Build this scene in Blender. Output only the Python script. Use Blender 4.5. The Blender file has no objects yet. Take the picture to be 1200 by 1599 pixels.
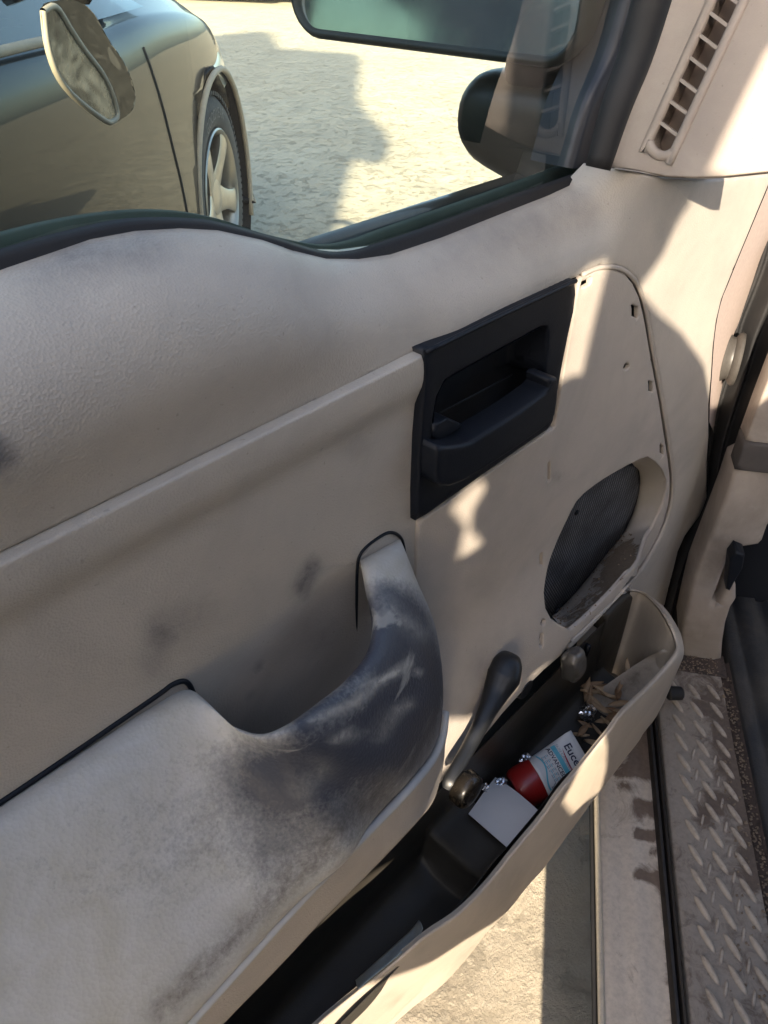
import bpy, bmesh, math, random
import numpy as np
from mathutils import Vector, Matrix, noise
from mathutils.bvhtree import BVHTree
from mathutils.geometry import delaunay_2d_cdt
random.seed(7)
R = math.radians
SC = bpy.context.scene
COL = SC.collection

# ------------------------------------------------------------------ camera
# world: x along the open door towards its hinge, y outwards through the door, z up, camera at the origin
XC = np.array([0.68085622, -0.44255654, 0.58359105])
YC = np.array([-0.73232962, -0.42366669, 0.53310399])
ZC = np.array([0.01131943, -0.79034818, -0.61255337])
cam = bpy.data.cameras.new('camera')
co = bpy.data.objects.new('camera', cam); COL.objects.link(co)
co.matrix_world = Matrix(((XC[0], -XC[1], -XC[2], 0), (YC[0], -YC[1], -YC[2], 0), (ZC[0], -ZC[1], -ZC[2], 0), (0, 0, 0, 1)))
cam.sensor_fit = 'VERTICAL'; cam.sensor_height = 24; cam.lens = 24 * 1200 / 1599
cam.clip_start = 0.01; cam.clip_end = 2000
SC.camera = co
# ------------------------------------------------------------------ light
SUN_AZ, SUN_EL = 33.6, 25.0          # direction the sunlight travels in plan, and its elevation
SD = np.array([math.cos(R(SUN_AZ)) * math.cos(R(SUN_EL)), math.sin(R(SUN_AZ)) * math.cos(R(SUN_EL)), -math.sin(R(SUN_EL))])
w = bpy.data.worlds.new('World'); SC.world = w; w.use_nodes = True
nt = w.node_tree
sky = nt.nodes.new('ShaderNodeTexSky'); sky.sky_type = 'NISHITA'; sky.sun_disc = False
sky.sun_elevation = R(SUN_EL)
tow = -SD                            # towards the sun
sky.sun_rotation = math.atan2(tow[0], tow[1])
sky.dust_density = 2.2; sky.ozone_density = 0.7; sky.air_density = 0.85
bg = nt.nodes['Background']; bg.inputs[1].default_value = 0.15
nt.links.new(sky.outputs[0], bg.inputs[0])
sl = bpy.data.lights.new('sun', 'SUN'); sl.energy = 4.7; sl.angle = R(0.55); sl.color = (1.0, 0.86, 0.68)
so = bpy.data.objects.new('sun', sl); COL.objects.link(so)
so.rotation_euler = Vector(SD).to_track_quat('-Z', 'Y').to_euler()
SC.view_settings.view_transform = 'Standard'; SC.view_settings.look = 'None'
SC.view_settings.exposure = 1.78; SC.view_settings.gamma = 1
SC.render.engine = 'CYCLES'

# ------------------------------------------------------------------ ray helpers
DY = 0.25
def ray(px, py):
    r = np.array([px - 600, py - 800, 1200.0]); return np.array([r @ XC, r @ YC, r @ ZC])
def D(px, py, h=0.0):                # point on the plane h metres in front of the door face
    r = ray(px, py); return r * ((DY - h) / r[1])
def Zp(px, py, z):
    r = ray(px, py); return r * (z / r[2])
CA = np.array([0.851, 0.525, 0.0]); CB = np.array([-0.525, 0.851, 0.0])   # along the van body, and outwards from it
def Ap(px, py, a):
    r = ray(px, py); return r * (a / (r @ CA))
def proj(p):
    c = p[0] * XC + p[1] * YC + p[2] * ZC
    return 600 + 1200 * c[0] / c[2], 800 + 1200 * c[1] / c[2]
def px2m(px, p):                     # pixel length to metres at a point
    c = p[0] * XC + p[1] * YC + p[2] * ZC; return px * c[2] / 1200

# ------------------------------------------------------------------ object helpers
ORG = {}
def setp(o, **k):
    for a, b in k.items():
        if b is not None: o[a] = b
def thing(name, label, cat, loc, group=None):
    o = bpy.data.objects.new(name, None); COL.objects.link(o); o.location = loc; o.empty_display_size = .05
    ORG[o.name] = np.array(loc, float); setp(o, label=label, category=cat, group=group); return o
def mk(name, v, f, mat, parent=None, smooth=True, label=None, cat=None, group=None, kind=None, origin=None):
    me = bpy.data.meshes.new(name)
    org = ORG[parent.name] if parent is not None else (np.array(origin, float) if origin is not None else np.zeros(3))
    vv = [tuple(np.array(p, float) - org) for p in v]
    me.from_pydata(vv, [], [tuple(int(i) for i in q) for q in f]); me.update()
    bm = bmesh.new(); bm.from_mesh(me); bmesh.ops.recalc_face_normals(bm, faces=bm.faces); bm.to_mesh(me); bm.free()
    me.polygons.foreach_set('use_smooth', [smooth] * len(me.polygons))
    if mat: me.materials.append(mat)
    o = bpy.data.objects.new(name, me); COL.objects.link(o)
    if parent is not None: o.parent = parent
    elif origin is not None: o.location = origin
    ORG[o.name] = org
    setp(o, label=label, category=cat, group=group, kind=kind)
    return o
def sharp(o, ang=35):
    me = o.data; bm = bmesh.new(); bm.from_mesh(me)
    for e in bm.edges:
        if len(e.link_faces) == 2 and e.calc_face_angle(0) > R(ang): e.smooth = False
    bm.to_mesh(me); bm.free(); return o
def wear(o, blobs, attr='wear'):
    """blobs: list of (polyline of pixels, radius, amount): where grime sits on the surface"""
    me = o.data; org = ORG[o.name]
    P = np.array([proj(np.array(v.co) + org) for v in me.vertices])
    val = np.zeros(len(P))
    for line, rad, amt in blobs:
        L = np.array(line, float)
        if len(L) == 1: d = np.hypot(*(P - L[0]).T)
        else:
            d = np.full(len(P), 1e9)
            for a, b in zip(L[:-1], L[1:]):
                ab = b - a; t = np.clip(((P - a) @ ab) / (ab @ ab), 0, 1)
                d = np.minimum(d, np.hypot(*(P - a - t[:, None] * ab).T))
        val += amt * np.exp(-(d / rad) ** 2)
    at = me.attributes.new(attr, 'FLOAT', 'POINT'); at.data.foreach_set('value', val.astype(np.float32))
def cr(pts, n):                      # Catmull-Rom resample, n samples per segment
    P = np.array(pts, float); out = []
    for i in range(len(P) - 1):
        p0 = P[i - 1] if i > 0 else 2 * P[0] - P[1]; p1 = P[i]; p2 = P[i + 1]
        p3 = P[i + 2] if i + 2 < len(P) else 2 * P[-1] - P[-2]
        for k in range(n):
            t = k / n
            out.append(.5 * ((2 * p1) + (-p0 + p2) * t + (2 * p0 - 5 * p1 + 4 * p2 - p3) * t * t + (-p0 + 3 * p1 - 3 * p2 + p3) * t ** 3))
    out.append(P[-1]); return np.array(out)
def grid_faces(nr, nc, close_c=False, off=0):
    f = []
    for i in range(nr - 1):
        for j in range(nc if close_c else nc - 1):
            k = (j + 1) % nc
            f.append((off + i * nc + j, off + i * nc + k, off + (i + 1) * nc + k, off + (i + 1) * nc + j))
    return f
def loft(rows, nr=4, nc=4, close=False, caps=False):
    """rows of control points -> smooth surface"""
    A = [np.array(r, float) for r in rows]
    if nc > 1:
        if close:
            B = []
            for r in A:
                n = len(r); ext = np.vstack([r[-1:], r, r[:2]]); s = cr(ext, nc); B.append(s[nc:nc + n * nc])
            A = B
        else: A = [cr(r, nc) for r in A]
    A = np.array(A)
    if nr > 1: A = np.array([cr(A[:, j], nr) for j in range(A.shape[1])]).transpose(1, 0, 2)
    n, m = A.shape[:2]; v = A.reshape(-1, 3); f = grid_faces(n, m, close)
    if caps and close: f += [tuple(range(m)), tuple(range((n - 1) * m, n * m))]
    return v, f
def frame_along(path):
    P = np.array(path, float); T = np.gradient(P, axis=0); T /= np.linalg.norm(T, axis=1)[:, None]
    up = np.array([0, 0, 1.0])
    if abs(T[0] @ up) > .9: up = np.array([0, 1.0, 0])
    N = []; n = np.cross(T[0], up); n /= np.linalg.norm(n)
    for t in T:
        n = n - t * (n @ t); n /= np.linalg.norm(n); N.append(n)
    N = np.array(N); return P, T, N, np.cross(T, N)
def tube(path, rad, seg=12, n=4, caps=True, sx=1.0):
    P = cr(path, n) if n > 1 else np.array(path, float)
    rr = np.interp(np.linspace(0, 1, len(P)), np.linspace(0, 1, len(rad)), rad) if hasattr(rad, '__len__') else np.full(len(P), rad)
    P, T, N, B = frame_along(P); v = []
    for i in range(len(P)):
        for k in range(seg):
            a = 2 * math.pi * k / seg; v.append(P[i] + rr[i] * (sx * math.cos(a) * N[i] + math.sin(a) * B[i]))
    f = grid_faces(len(P), seg, True)
    if caps: f += [tuple(range(seg)), tuple(range((len(P) - 1) * seg, len(P) * seg))]
    return v, f
def lathe(prof, c, axis, seg=32, caps=True):
    """prof: (distance along axis, radius)"""
    ax = np.array(axis, float); ax /= np.linalg.norm(ax)
    u = np.cross(ax, [0, 0, 1.0] if abs(ax[2]) < .9 else [1.0, 0, 0]); u /= np.linalg.norm(u); w_ = np.cross(ax, u); v = []
    for d, r in prof:
        for k in range(seg):
            a = 2 * math.pi * k / seg; v.append(np.array(c) + ax * d + r * (math.cos(a) * u + math.sin(a) * w_))
    f = grid_faces(len(prof), seg, True)
    if caps: f += [tuple(range(seg)), tuple(range((len(prof) - 1) * seg, len(prof) * seg))]
    return v, f
def box(c, ax, half):
    """oriented box: ax 3 unit vectors, half 3 half sizes"""
    v = []
    for i in (-1, 1):
        for j in (-1, 1):
            for k in (-1, 1): v.append(np.array(c) + i * half[0] * ax[0] + j * half[1] * ax[1] + k * half[2] * ax[2])
    return v, [(0, 1, 3, 2), (4, 6, 7, 5), (0, 4, 5, 1), (2, 3, 7, 6), (0, 2, 6, 4), (1, 5, 7, 3)]
def merge(*vf):
    V = []; F = []
    for v, f in vf:
        o = len(V); V += [tuple(p) for p in v]; F += [tuple(i + o for i in q) for q in f]
    return V, F
def inside(P, poly):
    x, y = P[:, 0], P[:, 1]; r = np.zeros(len(P), bool); n = len(poly); j = n - 1
    for i in range(n):
        xi, yi = poly[i]; xj, yj = poly[j]
        c = ((yi > y) != (yj > y)) & (x < (xj - xi) * (y - yi) / ((yj - yi) if yj != yi else 1e-12) + xi); r ^= c; j = i
    return r
def dist_poly(P, poly, closed=True):
    L = np.array(poly, float); d = np.full(len(P), 1e9); n = len(L)
    for i in range(n if closed else n - 1):
        a = L[i]; b = L[(i + 1) % n]; ab = b - a; q = ab @ ab
        if q < 1e-14: continue
        t = np.clip(((P - a) @ ab) / q, 0, 1); d = np.minimum(d, np.hypot(*(P - a - t[:, None] * ab).T))
    return d
def dens(poly, step):
    out = []; n = len(poly)
    for i in range(n):
        a = np.array(poly[i], float); b = np.array(poly[(i + 1) % n], float); m = max(1, int(round(np.linalg.norm(b - a) / step)))
        for k in range(m): out.append(a + (b - a) * k / m)
    return out
def plate2d(outer, holes, step, bevel):
    loops = [dens(outer, step)] + [dens(h, min(step, .004)) for h in holes]
    V = []; E = []
    for L in loops:
        o = len(V); V += [tuple(p) for p in L]; E += [(o + i, o + (i + 1) % len(L)) for i in range(len(L))]
    nb = len(V); O = np.array(loops[0]); lo = O.min(0); hi = O.max(0)
    gx, gy = np.meshgrid(np.arange(lo[0], hi[0], step), np.arange(lo[1], hi[1], step)); gx = gx + (np.arange(gx.shape[0]) % 2)[:, None] * step / 2
    G = np.column_stack([gx.ravel(), gy.ravel()]); ok = inside(G, loops[0])
    for L in loops[1:]: ok &= ~inside(G, L)
    G = G[ok]
    def dall(P):
        d = dist_poly(P, loops[0])
        for L in loops[1:]: d = np.minimum(d, dist_poly(P, L))
        return d
    if len(G): G = G[dall(G) > max(bevel * 1.3, step * .5)]
    rings = []
    if bevel > 0:
        for li, L in enumerate(loops):
            A = np.array(L); t = np.roll(A, -1, 0) - np.roll(A, 1, 0); ln = np.linalg.norm(t, axis=1); ln[ln == 0] = 1; t /= ln[:, None]
            nn = np.column_stack([-t[:, 1], t[:, 0]]); area = .5 * np.sum(A[:, 0] * np.roll(A[:, 1], -1) - np.roll(A[:, 0], -1) * A[:, 1])
            s = (1 if area > 0 else -1) * (1 if li == 0 else -1)
            for fr in (.25, .6, 1.0):
                Q = A + nn * s * bevel * fr; d = dall(Q); o2 = inside(Q, loops[0]) & (d > bevel * fr * .85)
                for H in loops[1:]: o2 &= ~inside(Q, H)
                rings.append(Q[o2])
    allp = V + [tuple(p) for p in G] + [tuple(p) for r in rings for p in r]
    vo, eo, fo, ov, oe, of = delaunay_2d_cdt([Vector(p) for p in allp], E, [], 0, 1e-6)
    P = np.array([tuple(p) for p in vo]); C = np.array([P[list(f)].mean(0) for f in fo]); ok = inside(C, loops[0])
    for L in loops[1:]: ok &= ~inside(C, L)
    F = [tuple(f) for f, k in zip(fo, ok) if k]
    return P, F, dall(P)
def plate(outer, holes=(), hf=None, h=0.0, step=.006, bevel=.002, depth=.01, plane=None):
    """a moulded sheet standing off the door plane; outline in (x, z)"""
    P, F, d = plate2d(outer, holes, step, bevel)
    H = hf(P[:, 0], P[:, 1]) if hf else np.full(len(P), h)
    if bevel > 0:
        t = np.clip(1 - d / bevel, 0, 1); H = H - bevel * (1 - np.sqrt(np.clip(1 - t * t, 0, 1)))
    if plane is None: V = [(p[0], DY - hh, p[1]) for p, hh in zip(P, H)]; back = np.array([0, depth, 0])
    else: V = [plane(p[0], p[1], hh) for p, hh in zip(P, H)]; back = plane(0, 0, -depth) - plane(0, 0, 0)
    cnt = {}
    for f in F:
        for a, b in ((f[0], f[1]), (f[1], f[2]), (f[2], f[0])): cnt[(min(a, b), max(a, b))] = cnt.get((min(a, b), max(a, b)), 0) + 1
    be = [e for e, c in cnt.items() if c == 1]; mp = {}
    V = [np.array(p) for p in V]
    for e in be:
        for i in e:
            if i not in mp: mp[i] = len(V); V.append(V[i] + back)
    F = F + [(a, b, mp[b], mp[a]) for a, b in be]
    return V, F
def DX(pts, hf=None, h=0.0):         # pixel outline -> (x, z) on the moulded face
    out = []
    for p in pts:
        if len(p) == 3 and p[0] == 'w': out.append((p[1], p[2])); continue
        hh = p[2] if len(p) > 2 else h
        q = D(p[0], p[1], hh)
        if hf is not None and len(p) < 3:
            for _ in range(8):
                hh = float(hf(np.array([q[0]]), np.array([q[2]]))[0]); q = D(p[0], p[1], hh)
        out.append((q[0], q[2]))
    return out
def sm(a, b, x):
    t = np.clip((x - a) / (b - a), 0, 1); return t * t * (3 - 2 * t)
def text_mesh(s, size, bold=0.0):
    cu = bpy.data.curves.new('t', 'FONT'); cu.body = s; cu.size = size; cu.resolution_u = 3; cu.offset = bold
    o = bpy.data.objects.new('t', cu); COL.objects.link(o); dg = bpy.context.evaluated_depsgraph_get(); me = bpy.data.meshes.new_from_object(o.evaluated_get(dg))
    v = [tuple(p.co) for p in me.vertices]; f = [tuple(p.vertices) for p in me.polygons]
    bpy.data.objects.remove(o); bpy.data.curves.remove(cu); bpy.data.meshes.remove(me); return v, f

# ------------------------------------------------------------------ materials
def newmat(name):
    m = bpy.data.materials.new(name); m.use_nodes = True; t = m.node_tree; return m, t, t.nodes['Principled BSDF']
def nd(t, typ, **k):
    n = t.nodes.new(typ)
    for a, b in k.items(): setattr(n, a, b)
    return n
def ramp(t, src, stops, interp='LINEAR'):
    r = nd(t, 'ShaderNodeValToRGB'); e = r.color_ramp.elements; r.color_ramp.interpolation = interp
    while len(e) < len(stops): e.new(.5)
    for q, (p, c) in zip(e, stops): q.position = p; q.color = (c, c, c, 1) if not hasattr(c, '__len__') else (*c, 1)
    t.links.new(src, r.inputs[0]); return r.outputs[0]
def nz(t, scale, detail=4, rough=.55, dist=0, sc=None, vec=None):
    n = nd(t, 'ShaderNodeTexNoise'); n.inputs['Scale'].default_value = scale; n.inputs['Detail'].default_value = detail
    n.inputs['Roughness'].default_value = rough; n.inputs['Distortion'].default_value = dist
    tc = nd(t, 'ShaderNodeTexCoord')
    if sc:
        mp = nd(t, 'ShaderNodeMapping'); mp.inputs['Scale'].default_value = sc; t.links.new(tc.outputs['Object'], mp.inputs[0]); t.links.new(mp.outputs[0], n.inputs['Vector'])
    else: t.links.new(tc.outputs['Object'], n.inputs['Vector'])
    return n.outputs['Fac']
def mixc(t, fac, a, b, mode='MIX'):
    m = nd(t, 'ShaderNodeMix', data_type='RGBA', blend_type=mode)
    for s, i in ((fac, 0), (a, 6), (b, 7)):
        if isinstance(s, (int, float)): m.inputs[i].default_value = s
        elif isinstance(s, tuple): m.inputs[i].default_value = (*s, 1)
        else: t.links.new(s, m.inputs[i])
    return m.outputs[2]
def mth(t, op, a, b=0.0, clamp=False):
    m = nd(t, 'ShaderNodeMath', operation=op); m.use_clamp = clamp
    for s, i in ((a, 0), (b, 1)):
        if isinstance(s, (int, float)): m.inputs[i].default_value = s
        else: t.links.new(s, m.inputs[i])
    return m.outputs[0]
def bump(t, b, hgt, strength, dist=.001, prev=None):
    n = nd(t, 'ShaderNodeBump'); n.inputs['Strength'].default_value = strength; n.inputs['Distance'].default_value = dist
    t.links.new(hgt, n.inputs['Height'])
    if prev: t.links.new(prev, n.inputs['Normal'])
    if b is not None: t.links.new(n.outputs[0], b.inputs['Normal'])
    return n.outputs[0]
def vor(t, scale):
    n = nd(t, 'ShaderNodeTexVoronoi'); n.inputs['Scale'].default_value = scale; tc = nd(t, 'ShaderNodeTexCoord'); t.links.new(tc.outputs['Object'], n.inputs['Vector']); return n.outputs['Distance']
def moulded(name, col, rough=.5, grain=520, gs=.35, dirt=(.16, .15, .14), dirt_amt=.35, spec=.4, wearcol=None, dustamt=.35):
    m, t, b = newmat(name)
    big = nz(t, 7, 6, .6, .6); c = mixc(t, ramp(t, big, [(.42, 0), (.72, dirt_amt)]), col, dirt)
    med = nz(t, 60, 5, .65); c = mixc(t, ramp(t, med, [(.3, .10), (.62, 0)]), c, tuple(x * .6 for x in col))
    sp = nz(t, 330, 2, .5); c = mixc(t, ramp(t, sp, [(.70, 0), (.77, .35)]), c, tuple(x * .35 for x in col))
    dust = nz(t, 22, 7, .7, .4); c = mixc(t, ramp(t, dust, [(.5, 0), (.8, dustamt)]), c, (.50, .45, .38))
    if wearcol:
        a = nd(t, 'ShaderNodeAttribute', attribute_name='wear'); n2 = nz(t, 90, 8, .75, .5); n3 = nz(t, 18, 6, .65, .4)
        k = mth(t, 'MULTIPLY', a.outputs['Fac'], ramp(t, n2, [(.25, .5), (.75, 1.35)])); k = mth(t, 'MULTIPLY', k, ramp(t, n3, [(.3, .55), (.65, 1.3)]), True)
        c = mixc(t, k, c, wearcol)
    t.links.new(c, b.inputs['Base Color']); b.inputs['Specular IOR Level'].default_value = spec
    r = ramp(t, big, [(.3, rough - .08), (.7, rough + .12)]); t.links.new(r, b.inputs['Roughness'])
    if gs > 0:
        p = bump(t, None, vor(t, grain), gs, .0006); bump(t, b, nz(t, 140, 3), .10, .0008, p)
    return m
M = {}
BEIGE = (.44, .40, .35)
M['trim'] = moulded('beige_grained_vinyl', BEIGE, .42, 780, .4, wearcol=(.09, .09, .10))
M['panel'] = moulded('beige_hard_plastic', (.43, .38, .33), .5, 900, .3, wearcol=(.10, .09, .08))
M['pillar'] = moulded('beige_pillar_plastic', (.38, .32, .275), .5, 900, .15)
M['kick'] = moulded('dusty_beige_plastic', (.37, .315, .27), .6, 700, .15, dirt=(.10, .08, .065), dirt_amt=.7)
M['pocket'] = moulded('beige_pocket_plastic', (.47, .40, .32), .48, 900, .12, wearcol=(.08, .06, .045))
M['black'] = moulded('black_plastic', (.006, .008, .013), .45, 900, .12, dirt=(.02, .02, .02), dirt_amt=.1, spec=.25, dustamt=.004)
M['liner'] = moulded('dark_liner_plastic', (.040, .036, .030), .42, 900, .10, dirt=(.035, .03, .024), dirt_amt=.4, dustamt=.02, spec=.3)
M['rubber'] = moulded('black_rubber', (.016, .016, .017), .6, 700, .1, dirt=(.035, .03, .028), dirt_amt=.4, spec=.3, dustamt=.02)
M['carpet'] = moulded('dark_floor_vinyl', (.028, .030, .034), .6, 500, .5, dirt=(.09, .075, .06), dirt_amt=.6, dustamt=.08)
# armrest skin
m, t, b = newmat('worn_armrest_skin'); M['arm'] = m
a = nd(t, 'ShaderNodeAttribute', attribute_name='wear')
n1 = nz(t, 14, 9, .68, .3); n2 = nz(t, 120, 8, .8, .3); n3 = nz(t, 34, 6, .6, .8)
k = mth(t, 'ADD', a.outputs['Fac'], mth(t, 'MULTIPLY', mth(t, 'SUBTRACT', n1, .5), .65)); k = mth(t, 'ADD', k, mth(t, 'MULTIPLY', mth(t, 'SUBTRACT', n2, .5), .6)); n5 = nz(t, 420, 3, .6); k = mth(t, 'ADD', k, mth(t, 'MULTIPLY', mth(t, 'SUBTRACT', n5, .5), .6))
base = mixc(t, ramp(t, n3, [(.35, 0), (.7, 1)]), (.47, .455, .43), (.40, .375, .32))
c = mixc(t, ramp(t, k, [(.12, 0), (.55, .62), (.95, 1)]), base, (.050, .054, .070))
sc1 = nz(t, 16, 5, .6, 1.2, sc=(.5, 1.2, 2.2)); scr = mth(t, 'MULTIPLY', ramp(t, sc1, [(.60, 0), (.66, 1)]), ramp(t, a.outputs['Fac'], [(.4, 0), (.8, .6)]))
c = mixc(t, scr, c, (.36, .35, .32))
at2 = nd(t, 'ShaderNodeAttribute', attribute_name='scuff'); c = mixc(t, mth(t, 'MULTIPLY', at2.outputs['Fac'], ramp(t, n2, [(.35, .2), (.6, 1)]), True), c, (.42, .40, .36))
at3 = nd(t, 'ShaderNodeAttribute', attribute_name='edge'); c = mixc(t, mth(t, 'MULTIPLY', at3.outputs['Fac'], ramp(t, n2, [(.3, .1), (.62, 1)]), True), c, (.07, .058, .05))
t.links.new(c, b.inputs['Base Color']); t.links.new(ramp(t, k, [(0, .5), (1, .42)]), b.inputs['Roughness'])
b.inputs['Specular IOR Level'].default_value = .45
p = bump(t, None, vor(t, 480), .35, .0006); bump(t, b, n2, .25, .0008, p)
# grille
m, t, b = newmat('speaker_grille_cloth'); M['grille'] = m
tc = nd(t, 'ShaderNodeTexCoord'); sep = nd(t, 'ShaderNodeSeparateXYZ'); t.links.new(tc.outputs['Object'], sep.inputs[0])
sx = mth(t, 'SINE', mth(t, 'MULTIPLY', sep.outputs[0], 2 * math.pi / .0036)); sz = mth(t, 'SINE', mth(t, 'MULTIPLY', sep.outputs[2], 2 * math.pi / .0052))
pr = mth(t, 'MULTIPLY', sx, sz); n1 = nz(t, 30, 6, .7)
hl = mth(t, 'MULTIPLY', ramp(t, pr, [(.3, 0), (.8, 1)]), ramp(t, n1, [(.35, .1), (.65, .8)]))
t.links.new(mixc(t, hl, (.010, .012, .018), (.5, .52, .56)), b.inputs['Base Color']); b.inputs['Roughness'].default_value = .55
bump(t, b, mth(t, 'ADD', pr, mth(t, 'MULTIPLY', sz, .5)), .6, .0008)
# dirty recess
m, t, b = newmat('dirt_caked_recess'); M['recess'] = m
a = nd(t, 'ShaderNodeAttribute', attribute_name='wear'); n1 = nz(t, 55, 9, .7, .8); n2 = nz(t, 200, 6, .7)
k = mth(t, 'ADD', a.outputs['Fac'], mth(t, 'SUBTRACT', n1, .5)); dm = ramp(t, k, [(.42, 0), (.5, 1)])
dc = mixc(t, n2, (.11, .082, .058), (.34, .27, .20)); cl = mixc(t, ramp(t, nz(t, 20, 4), [(.5, 0), (.8, .5)]), BEIGE, (.62, .60, .62))
t.links.new(mixc(t, dm, cl, dc), b.inputs['Base Color']); b.inputs['Roughness'].default_value = .6
hh = mth(t, 'MULTIPLY', dm, mth(t, 'ADD', n2, n1)); bump(t, b, hh, .8, .002)
# painted sill and tread plate
def grimy(name, col, thr=(.52, .62), rough=.5, dirt=(.07, .055, .045), scale=14, sc=None, amt=.9, metal=0.0):
    m, t, b = newmat(name); n1 = nz(t, scale, 9, .7, 1.0, sc=sc); n2 = nz(t, 160, 5, .7); n3 = nz(t, 5, 5, .6)
    c = mixc(t, ramp(t, n3, [(.35, 0), (.7, .5)]), col, tuple(x * .72 for x in col))
    a = nd(t, 'ShaderNodeAttribute', attribute_name='wear')
    k = ramp(t, mth(t, 'ADD', n1, mth(t, 'MULTIPLY', a.outputs['Fac'], .5)), [(thr[0], 0), (thr[1], amt)])
    c = mixc(t, k, c, mixc(t, n2, dirt, tuple(x * 2.2 for x in dirt))); c = mixc(t, ramp(t, n2, [(.3, .25), (.6, 0)]), c, dirt)
    rg = nd(t, 'ShaderNodeAttribute', attribute_name='ridge'); c = mixc(t, mth(t, 'MULTIPLY', rg.outputs['Fac'], ramp(t, n2, [(.3, .5), (.6, .95)])), c, tuple(min(.8, x * 1.45) for x in col))
    t.links.new(c, b.inputs['Base Color']); t.links.new(ramp(t, k, [(0, rough), (1, .85)]), b.inputs['Roughness'])
    b.inputs['Metallic'].default_value = metal; bump(t, b, mth(t, 'ADD', n2, k), .35, .0012); return m
M['sill'] = grimy('grimy_cream_sill_paint', (.66, .56, .45), (.57, .72), .42, (.085, .055, .038))
M['edge'] = grimy('cream_sill_edge', (.60, .52, .40), (.75, .85), .4)
M['tread'] = grimy('dusty_tread_plate', (.33, .275, .22), (.48, .68), .5, (.075, .052, .038), 45)
M['debris'] = grimy('sill_grit', (.10, .07, .055), (.5, .6), .9, (.03, .022, .018), 60)
# dirt ground
m, t, b = newmat('pale_dry_dirt'); M['ground'] = m
n1 = nz(t, 1.3, 8, .6, .3); n2 = nz(t, 21, 9, .72, .2); n3 = nz(t, 110, 8, .75, .2); vp = vor(t, 55)
c = mixc(t, ramp(t, n1, [(.3, 0), (.7, 1)]), (.64, .56, .43), (.54, .465, .355)); c = mixc(t, ramp(t, n2, [(.31, .35), (.42, 0)]), c, (.34, .28, .21)); c = mixc(t, ramp(t, nz(t, 5, 8, .7, .6), [(.35, .45), (.6, 0)]), c, (.44, .37, .28)); c = mixc(t, ramp(t, nz(t, 260, 4, .7), [(.6, 0), (.75, .5)]), c, (.36, .31, .24))
c = mixc(t, ramp(t, n3, [(.5, 0), (.72, .5)]), c, (.72, .66, .54)); t.links.new(c, b.inputs['Base Color']); b.inputs['Roughness'].default_value = .95
b.inputs['Specular IOR Level'].default_value = .1
pit = ramp(t, n2, [(.32, 0), (.46, 1)]); p = bump(t, None, pit, .7, .009); p = bump(t, None, nz(t, 7, 9, .75, .5), .8, .030, p); p = bump(t, None, n2, .5, .014, p); bump(t, b, n3, .7, .006, p)
# glass
def glassmat(name, tint, dust=.04, ior=1.5, gl=(1, 1, 1)):
    m = bpy.data.materials.new(name); m.use_nodes = True; t = m.node_tree; t.nodes.clear()
    out = nd(t, 'ShaderNodeOutputMaterial'); tr = nd(t, 'ShaderNodeBsdfTransparent'); tr.inputs[0].default_value = (*tint, 1)
    g = nd(t, 'ShaderNodeBsdfGlossy'); g.inputs['Roughness'].default_value = .012; g.inputs[0].default_value = (*gl, 1)
    fr = nd(t, 'ShaderNodeFresnel'); fr.inputs[0].default_value = ior; mx = nd(t, 'ShaderNodeMixShader')
    t.links.new(fr.outputs[0], mx.inputs[0]); t.links.new(tr.outputs[0], mx.inputs[1]); t.links.new(g.outputs[0], mx.inputs[2])
    df = nd(t, 'ShaderNodeBsdfDiffuse'); df.inputs[0].default_value = (.75, .72, .62, 1); m2 = nd(t, 'ShaderNodeMixShader')
    n1 = nz(t, 9, 7, .7, 1.5); t.links.new(ramp(t, n1, [(.35, dust * .5), (.75, dust * 1.8)]), m2.inputs[0])
    t.links.new(mx.outputs[0], m2.inputs[1]); t.links.new(df.outputs[0], m2.inputs[2]); t.links.new(m2.outputs[0], out.inputs[0]); return m
M['glass'] = glassmat('green_tinted_glass', (.87, .96, .84), .012, 1.6)
M['carglass'] = glassmat('dark_car_glass', (.45, .52, .46), .03, 1.6)
def simple(name, col, rough=.5, metal=0, coat=0, nsc=60, var=.25, bs=0, cr_=.03):
    m, t, b = newmat(name); n1 = nz(t, nsc, 6, .65); t.links.new(mixc(t, ramp(t, n1, [(.3, 0), (.7, var)]), col, tuple(x * .55 for x in col)), b.inputs['Base Color'])
    t.links.new(ramp(t, n1, [(.3, rough), (.7, min(1, rough + .12))]), b.inputs['Roughness']); b.inputs['Metallic'].default_value = metal
    b.inputs['Coat Weight'].default_value = coat; b.inputs['Coat Roughness'].default_value = cr_
    if bs: bump(t, b, n1, bs, .001)
    return m
# dusty car paint
m, t, b = newmat('dusty_dark_car_paint'); M['paint'] = m
n1 = nz(t, 1.6, 9, .7, 1.6); n2 = nz(t, 40, 7, .75)
c = mixc(t, ramp(t, n1, [(.35, .0), (.75, .08)]), (.008, .008, .009), (.20, .175, .14)); t.links.new(c, b.inputs['Base Color'])
b.inputs['Roughness'].default_value = .35; b.inputs['Coat Weight'].default_value = .75; t.links.new(ramp(t, n2, [(.3, .0), (.75, .05)]), b.inputs['Coat Roughness']); b.inputs['Coat IOR'].default_value = 1.25; b.inputs['Specular IOR Level'].default_value = .05
M['tyre'] = simple('dusty_tyre_rubber', (.075, .075, .075), .75, nsc=30, var=.5, bs=.3)
M['alloy'] = simple('dusty_alloy', (.42, .40, .36), .3, .75, nsc=20, var=.35)
M['well'] = simple('wheel_well_liner', (.035, .035, .035), .8)
M['archlip'] = simple('sunlit_beige_lip', (.40, .34, .26), .6)  # pale beige: sunlight on the arch lip put into the colour
M['mirror'] = simple('mirror_glass', (.85, .88, .86), .03, 1.0, var=.08, nsc=12)
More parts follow.
